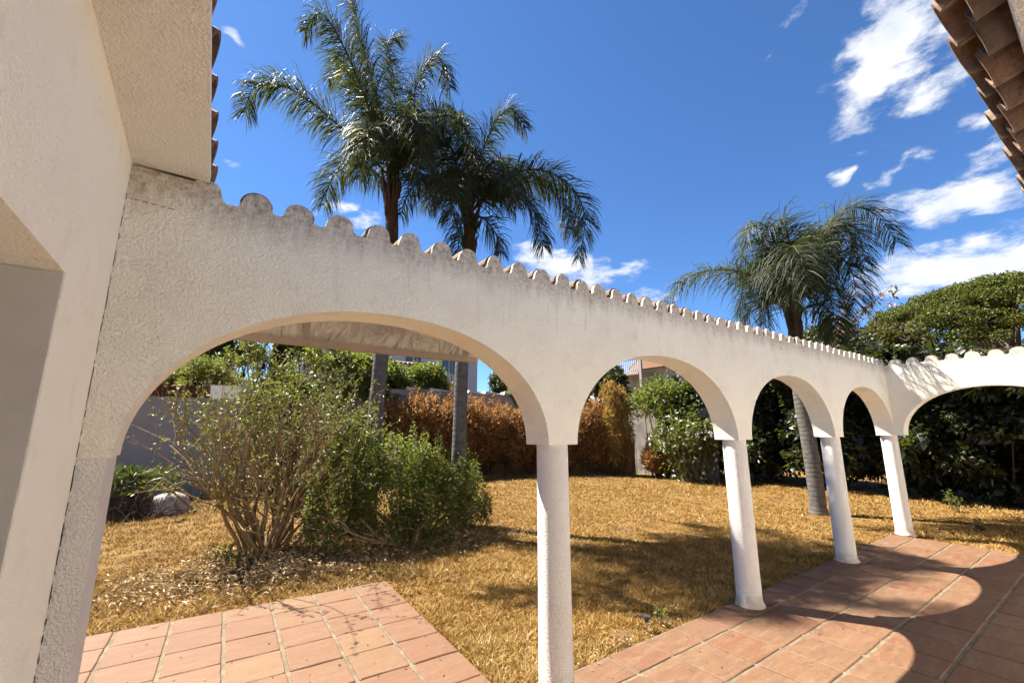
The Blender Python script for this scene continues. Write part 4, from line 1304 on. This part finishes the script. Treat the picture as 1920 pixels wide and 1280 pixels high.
def cypress(x, y, h, r_, lab):
    root = thing('cypress', lab, 'tree', (x, y, -0.03), 'dark cypresses beyond the back wall')
    MB().tube([(x, y, -0.1), (x, y, h * 0.6)], [0.12, 0.04], 8).build('trunk', M['dark_bark'], root)
    n = 7000
    z = RNG.random(n) ** 0.85 * h
    rad = r_ * np.minimum(1, (1 - z / h) * 2.2) ** 0.7 * np.minimum(1, 0.5 + z / h * 2) * (0.6 + 0.4 * RNG.random(n))
    a = RNG.random(n) * 2 * PI
    P = np.stack([x + rad * np.cos(a), y + rad * np.sin(a), z + 0.2], 1)
    D = np.stack([np.cos(a) * .4, np.sin(a) * .4, np.ones(n)], 1) + RNG.normal(size=(n, 3)) * .2
    V, F, rr = leaf_mesh(P, D, 0.28, 0.10, droop=0)
    mk('crown', V, F, M['leaf_cypress'], root, False, rr)


cypress(0.30, 20, 6.2, 0.55, 'dark cypress beyond the back wall, nearest the left pier')
cypress(-0.9, 20, 5.6, 0.6, 'dark cypress beyond the back wall behind the arch edge')
tree('garden_tree', 'dark tree at the right edge of the nearest arch beyond the back wall', (14.8, 21, -0.03), 5, ((14.8, 21, 4.0), (1.3, 1.0, 1.0)), 30, 0.42, 8000, 0.16, 0.08, M['leaf_hedge'], 0.14)
cypress(2.55, 20.5, 6.4, 0.40, 'slim dark cypress left of the white house wall')
ls = lumps((-0.5, 16.5, 3.0), (1.2, 0.7, 0.8), 22, 0.33)
bush('garden_tree', 'green feathery bush above the plank fence', 'bush', (-0.5, 16.5, -0.03), ls, 6000, 0.15, 0.03, M['leaf_green'], M['twig'], None, 0.4, 0.6)
ls = lumps((3.3, 21.0, 4.9), (0.8, 0.6, 0.8), 16, 0.3)
bush('garden_tree', 'small leafy tree between the slim cypress and the white house', 'tree', (3.3, 21, -0.03), ls, 4500, 0.16, 0.04, M['leaf_green'], M['twig'], None, 0.4, 0.6)


def bare_tree():
    root = thing('dead_tree', 'dry brown branching tree behind the leggy shrub', 'tree', (1.35, 15.6, -0.03))
    tubes, tips = [], []
    for k in range(3):
        grow((1.35 + 0.1 * k, 15.6, -0.05), (random.uniform(-.12, .12), 0, 1), 2.6, 0.075, 3, tubes, tips, 0.55, 0.35, (3, 4), 0.10, 5, 0.5)
    V, F = tubes_np(tubes, 5)
    mk('branches', V, F, M['stem'], root, True)
    P = np.array([t[0] for t in tips]); n = 1600
    i = RNG.integers(0, len(P), n)
    V, F, rr = leaf_mesh(P[i] + RNG.normal(size=(n, 3)) * .05, RNG.normal(size=(n, 3)), 0.10, 0.05)
    mk('foliage', V, F, M['leaf_vine'], root, False, rr)


bare_tree()
tree('garden_tree', 'thin green tree in the gap between the two dark cypresses', (1.35, 22, -0.03), 5, ((1.35, 22, 4.3), (0.9, 0.6, 1.2)), 26, 0.30, 3200, 0.16, 0.06, M['leaf_hedge'], 0.12)

# small date palm in front of the far house
def small_palm(x, y, z, label):
    root = thing('date_palm', label, 'palm tree', (x, y, -0.03))
    MB().tube([(x, y, -0.1), (x + .1, y, z * .6), (x, y, z)], [0.2, 0.18, 0.16], 10).build('trunk', M['palm_boot'], root)
    for k in range(16):
        a = k * 2.399; e = 0.3 + 0.9 * ((k * 7) % 16) / 16
        d = np.array([math.cos(a) * math.cos(e), math.sin(a) * math.cos(e), math.sin(e)])
        l = 1.9
        p0 = np.array([x, y, z])
        frond(root, [p0, p0 + d * l * .5, p0 + d * l * .85 - [0, 0, .15], p0 + d * l * 1.05 - [0, 0, .55]], 900 + k, 0.38, 26)


small_palm(20.0, 14.1, 3.3, 'small palm with stiff fronds in front of the tiled house')

# ------------------------------------------------------------------ neighbouring houses


def win(parent, x0, x1, y0, y1, z0, z1):
    w_ = MB().box(x0, x1, y0, y1, z0, z1).build('window', M['window'], parent)
    f_ = MB()
    if x1 - x0 > y1 - y0:
        f_.box(x0 - .06, x0, y0 - .03, y1, z0 - .06, z1 + .06).box(x1, x1 + .06, y0 - .03, y1, z0 - .06, z1 + .06)
        f_.box(x0, x1, y0 - .03, y1, z1, z1 + .06).box(x0, x1, y0 - .05, y1, z0 - .06, z0).box((x0 + x1) / 2 - .025, (x0 + x1) / 2 + .025, y0 - .02, y1, z0, z1)
    else:
        f_.box(x0 - .03, x1, y0 - .06, y0, z0 - .06, z1 + .06).box(x0 - .03, x1, y1, y1 + .06, z0 - .06, z1 + .06)
        f_.box(x0 - .03, x1, y0, y1, z1, z1 + .06).box(x0 - .05, x1, y0, y1, z0 - .06, z0)
    f_.build('frame', M['white_render'], w_)
    return w_


nh = thing('neighbour_house', 'white house with roof terrace railing seen through the nearest arch', 'house', (9, 26, 0))
MB().box(3.4, 14.6, 24.6, 33, -0.03, 7.2).build('wall', M['white_render'], nh)
MB().box(3.2, 14.8, 24.2, 24.6, 6.3, 6.55).build('eave', M['white_render'], nh)
bal = MB().box(3.3, 8.4, 23.2, 24.6, 3.85, 4.02).build('balcony', M['white_render'], nh)
for k in range(40):
    x = 3.4 + k * 0.127
    MB().box(x, x + 0.03, 23.25, 23.28, 4.021, 4.86).build('baluster', M['white_render'], bal)
MB().box(3.35, 8.4, 23.24, 23.30, 4.861, 4.93).build('handrail', M['white_render'], bal)
win(nh, 5.2, 6.6, 24.58, 24.7, 4.1, 6.0); win(nh, 9.6, 10.6, 24.58, 24.7, 5.0, 6.1); win(nh, 12.0, 13.0, 24.58, 24.7, 5.0, 6.1)
for x in (11.1, 11.9, 12.7, 13.5):
    MB().box(x, x + 0.05, 24.57, 24.60, 4.2, 6.3).build('panel_joint', M['garden_wall'], nh)
nh2 = thing('garden_annex', 'low white annex with a strip of pale roof tiles beside the first palm trunk', 'building', (8.6, 22, 0))
MB().box(7.2, 9.9, 21.6, 23.0, -0.03, 4.78).build('wall', M['stucco_house'], nh2)
atile = barrel_mesh('roof_tile', 0.9, 0.11, 0.10, 0.02, M['barrel_tile'])
MB().box(7.1, 10.0, 21.45, 23.1, 4.781, 4.86).build('roof', M['barrel_tile'], nh2)
for k in range(13):
    place('roof_tile', atile, nh2, (7.2 + k * 0.23, 21.35, 4.90), (math.radians(12), 0, 0))

nh3 = thing('neighbour_house', 'white house with terracotta roof and railed balcony seen through the second arch', 'house', (25, 20, 0))
MB().box(24.0, 31, 15.2, 19.2, -0.03, 5.55).build('wall', M['white_render'], nh3)
MB().box(23.4, 31, 19.2, 24, -0.03, 5.04).build('wall_low', M['white_render'], nh3)
MB().prism([(14.7, 5.50), (19.5, 5.50), (17.1, 7.0)], 'x', 23.4, 31.5).build('roof', mat_tile('terracotta_roof', [(0, (0.26, 0.13, 0.08)), (1, (0.30, 0.16, 0.10))], 0.3), nh3)
rt = barrel_mesh('roof_tile', 2.7, 0.13, 0.12, 0.02, M['barrel_tile'])
for k in range(16):
    place('roof_tile', rt, nh3, (23.5 + k * 0.3, 14.72, 5.55), (math.radians(32), 0, 0))
    place('roof_tile', rt, nh3, (23.5 + k * 0.3, 19.48, 5.55), (math.radians(32), 0, PI))
bal = MB().box(22.4, 24.0, 17.75, 22.5, 5.05, 5.25).build('balcony', M['garden_wall'], nh3)
for k in range(30):
    y = 17.8 + k * 0.155
    MB().box(22.45, 22.49, y, y + 0.05, 5.251, 6.05).build('baluster', M['white_render'], bal)
MB().box(22.42, 22.52, 17.7, 22.5, 6.051, 6.13).build('handrail', M['white_render'], bal)
MB().box(22.40, 22.55, 17.55, 17.72, 4.2, 6.25).build('post', M['garden_wall'], bal)
win(nh3, 23.95, 24.05, 16.0, 16.9, 3.6, 4.8)

nh4 = thing('neighbour_house', 'distant house with a grey gable and orange tiles above the crossing arch', 'house', (46, 4.5, 0))
MB().box(45, 52, 2.6, 6.4, -0.03, 6.9).build('wall', M['white_render'], nh4)
MB().prism([(3.9, 7.0), (5.9, 7.0), (5.3, 8.2), (4.7, 8.3)], 'x', 45.2, 51).build('gable', M['garden_wall'], nh4)
MB().prism([(4.2, 6.902), (6.6, 6.902), (6.4, 7.5), (5.2, 7.35)], 'x', 44.4, 45.1).build('roof', M['barrel_tile'], nh4)

# ------------------------------------------------------------------ succulents and stone at the left
al = thing('aloe_clump', 'sprawling green aloe clump by the boundary wall at the left', 'succulent', (-1.0, 11.7, -0.03))
P0, D0 = [], []
for k in range(60):
    c = np.array([-1.2 + RNG.normal() * 0.5, 11.8 + RNG.normal() * 0.3, 0.35 + 0.45 * RNG.random()])
    for q in range(22):
        a = RNG.random() * 2 * PI; e = RNG.uniform(0.1, 1.3)
        P0.append(c); D0.append((math.cos(a) * math.cos(e), math.sin(a) * math.cos(e), math.sin(e)))
P0, D0 = np.array(P0), np.array(D0)
V, F, rr = leaf_mesh(P0, D0, RNG.uniform(.18, .34, len(P0)), 0.035, droop=0.05)
mk('leaves', V, F, M['aloe'], al, False, rr)
tubes = []
for k in range(40):
    p = np.array([-1.3 + RNG.normal() * 0.5, 11.7 + RNG.normal() * 0.3, 0.0])
    tubes.append((catmull([p, p + [RNG.normal() * .2, RNG.normal() * .2, .25], p + [RNG.normal() * .5, RNG.normal() * .2, .45 + .2 * random.random()]], 7), np.linspace(.03, .018, 7)))
V, F = tubes_np(tubes, 6)
mk('stems', V, F, M['stem'], al, True)
tubes = []
for k in range(900):
    p = np.array([-1.2 + RNG.normal() * 0.55, 11.5 + RNG.normal() * 0.25, 0.0])
    e = p + [RNG.normal() * .18, RNG.normal() * .1, .1 + .35 * random.random()]
    tubes.append((np.array([p, (p + e) / 2 + RNG.normal(size=3) * .03, e]), [.006, .005, .003]))
V, F = tubes_np(tubes, 4)
tag(mk('dead_stalks', V, F, M['dark_bark'], al), kind='stuff')
st = thing('garden_rock', 'pale flat rock at the foot of the leggy shrub by the aloe', 'rock', (-0.33, 11.6, -0.03))
n = 14
V = [(0, 0, 0)] * 0
V = []
for (z, k) in ((0.0, 1.0), (0.22, 0.98), (0.36, 0.72), (0.40, 0.3)):
    for i in range(n):
        a = 2 * PI * i / n
        q = k * (1 + 0.14 * math.sin(3 * a + 1) + random.uniform(-.06, .06))
        V.append((-0.33 + 0.34 * q * math.cos(a), 11.6 + 0.24 * q * math.sin(a), z - 0.04 + random.uniform(-.015, .015)))
F = [[i * n + j, i * n + (j + 1) % n, (i + 1) * n + (j + 1) % n, (i + 1) * n + j] for i in range(3) for j in range(n)] + [[3 * n + j for j in range(n)]]
mk('rock', V, F, M['stone'], st, True)

# ------------------------------------------------------------------ small things by the terrace
sl_ = thing('solar_light', 'small black stake light at the edge of the terrace', 'garden light', (3.27, 2.66, -0.03))
MB().tube([(3.27, 2.66, -0.05), (3.275, 2.66, 0.05)], [0.006, 0.010], 8).build('stake', M['steel'], sl_)
MB().tube([(3.275, 2.66, 0.05), (3.277, 2.66, 0.075), (3.278, 2.66, 0.08), (3.28, 2.66, 0.098)], [0.016, 0.022, 0.034, 0.034], 14).build('lamp_head', M['dark_metal'], sl_)


def weed(name, label, x, y, h, n, mat, L=0.05, cat='weed', tw=0.5):
    root = thing(name, label, cat, (x, y, -0.03), 'weeds in the lawn')
    tubes, tips = [], []
    for k in range(n):
        d = (RNG.normal() * tw * .4, RNG.normal() * tw * .4, 1)
        grow((x + RNG.normal() * .02, y + RNG.normal() * .02, -0.03), d, h * random.uniform(.6, 1), 0.004, 1, tubes, tips, 0.5, 0.2, (2, 3))
    V, F = tubes_np(tubes, 4)
    mk('stems', V, F, M['twig'], root)
    P = np.array([t[0] for t in tips]); P = np.repeat(P, 3, 0)
    V, F, rr = leaf_mesh(P, RNG.normal(size=P.shape) + [0, 0, .4], L, L * .35)
    mk('leaves', V, F, mat, root, False, rr)


weed('weed', 'thin green weed beside the stake light', 3.47, 2.70, 0.14, 4, M['leaf_vine'], 0.035)
weed('weed', 'grey green weed in the grass beyond the crossing arch', 12.9, 2.45, 0.30, 5, M['leaf_green'], 0.07)
weed('weed', 'dark dry weed at the terrace edge beyond the crossing arch', 10.4, 1.75, 0.16, 7, M['leaf_brown'], 0.05)
weed('weed', 'dry weed stalk under the hedge at the right edge', 12.4, 1.3, 0.5, 6, M['leaf_brown'], 0.07)
weed('weed', 'small grey weed at the foot of the leggy shrub', 0.45, 6.6, 0.22, 6, M['leaf_shrub'], 0.06)

# ------------------------------------------------------------------ dry grass and litter


def in_paving(x, y):
    e_ = 0.02 * np.sin(x * 31 + y * 17) + 0.015 * np.sin(x * 83)
    t = (x < 9.235 - e_) & (y < 2.552 - e_)
    u = (x - pcx) * pc + (y - pcy) * ps
    v = -(x - pcx) * ps + (y - pcy) * pc
    p = (u < -e_) & (u > -3.06) & (v < -e_) & (v > -2.65)
    return t | p


def scatter(n, near=2.4, far=17.0):
    """points on the lawn, denser near the terrace"""
    r = near * (far / near) ** RNG.random(n)
    a = np.radians(RNG.uniform(-2, 112, n))
    x, y = r * np.cos(a), r * np.sin(a)
    k = ~in_paving(x, y) & (y > -1) & (x < 15) & (y < 14.6) & (x > -3.2)
    return x[k], y[k]


x, y = scatter(620000)
n = len(x)
dist = np.hypot(x, y)
patch = np.sin(x * 1.3 + 2 * np.sin(y * .7)) * np.sin(y * 1.1 + 1.5 * np.sin(x * .9))
fine_ = np.sin(x * 6.3 + 2.2 * np.sin(y * 4.1)) * np.sin(y * 5.7 + 2.0 * np.sin(x * 3.7)) + 0.6 * np.sin(x * 13.1 + y * 7.7) * np.sin(y * 15.3 - x * 5.1)
keep = RNG.random(n) < 0.70 + 0.26 * patch + 0.36 * fine_
x, y, dist, patch, fine_ = x[keep], y[keep], dist[keep], patch[keep], fine_[keep]
n = len(x)
h = RNG.uniform(0.012, 0.036, n) * (1 + 0.25 * patch + 0.35 * fine_) * (1 + dist * 0.05)
tall = (RNG.random(n) < 0.08) & (y > 8.5) & (x < 2)
h = np.where(tall, h * 2.5, h)
w = RNG.uniform(0.0018, 0.0036, n) * (1 + dist * 0.20)
a = RNG.random(n) * 2 * PI
ln = RNG.normal(0, 0.9, (n, 2)) * h[:, None]
B = np.stack([x, y, np.full(n, -0.032)], 1)
S = np.stack([np.cos(a), np.sin(a), np.zeros(n)], 1) * w[:, None]
Tt = B + np.stack([ln[:, 0], ln[:, 1], h], 1)
V = np.stack([B - S, B + S, Tt], 1).reshape(-1, 3)
F = np.arange(n * 3).reshape(-1, 3)
rn = np.clip(RNG.normal(0.50 + 0.22 * patch + 0.17 * fine_, 0.20, n), 0, 1)
go = mk('dry_grass', V, F, M['grass'], None, False, np.repeat(rn, 3))
tag(go, 'short straw coloured dry grass covering the lawn', 'grass', None, 'stuff')

# fallen leaves, thick below the leggy shrub and sparse elsewhere
n1 = 2600
P = np.concatenate([
    np.stack([RNG.normal(1.2, 0.85, n1), RNG.normal(6.55, 0.55, n1), np.zeros(n1)], 1),
    np.stack([RNG.normal(-0.1, 0.5, 500), RNG.normal(6.2, 0.35, 500), np.zeros(500)], 1),
    np.stack([RNG.uniform(2.3, 3.6, 160), 2.58 + np.abs(RNG.normal(0, 0.06, 160)), np.zeros(160)], 1),
    np.stack([RNG.uniform(0, 14, 500), RNG.uniform(2.7, 13, 500), np.zeros(500)], 1),
    np.stack([RNG.normal(3.2, 0.8, 900), RNG.normal(6.3, 0.3, 900), np.zeros(900)], 1)])
P = P[~in_paving(P[:, 0], P[:, 1])]
n = len(P)
P[:, 2] = RNG.uniform(-0.02, 0.03, n)
D = RNG.normal(size=(n, 3)) * [1, 1, 0.25]
V, F, rr = leaf_mesh(P, D, np.where(P[:, 1] < 3, 0.35, 1.0) * RNG.uniform(.04, .10, n), np.where(P[:, 1] < 3, 0.5, 1.0) * RNG.uniform(.012, .03, n), None, 0.5, 0.1)
tag(mk('leaf_litter', V, F, M['litter'], None, False, rr), 'curled dry fallen leaves on the lawn below the shrubs', 'leaf litter', None, 'stuff')

n = 170
P = np.stack([RNG.uniform(0.5, 9.0, n), np.clip(2.5 - np.abs(RNG.normal(0, 0.8, n)), -0.3, 2.5), np.full(n, 0.006)], 1)
P = np.concatenate([P, np.stack([RNG.uniform(-0.6, 1.8, 60), RNG.uniform(3.0, 5.0, 60), np.full(60, 0.006)], 1)])
V, F, rr = leaf_mesh(P, RNG.normal(size=P.shape) * [1, 1, 0.05], RNG.uniform(.012, .035, len(P)), RNG.uniform(.006, .014, len(P)), None, 0.4, -0.1)
tag(mk('paving_crumbs', V, F, M['litter'], None, False, rr * 0.6), 'tiny dry leaf crumbs blown onto the clay paving', 'leaf litter', None, 'stuff')
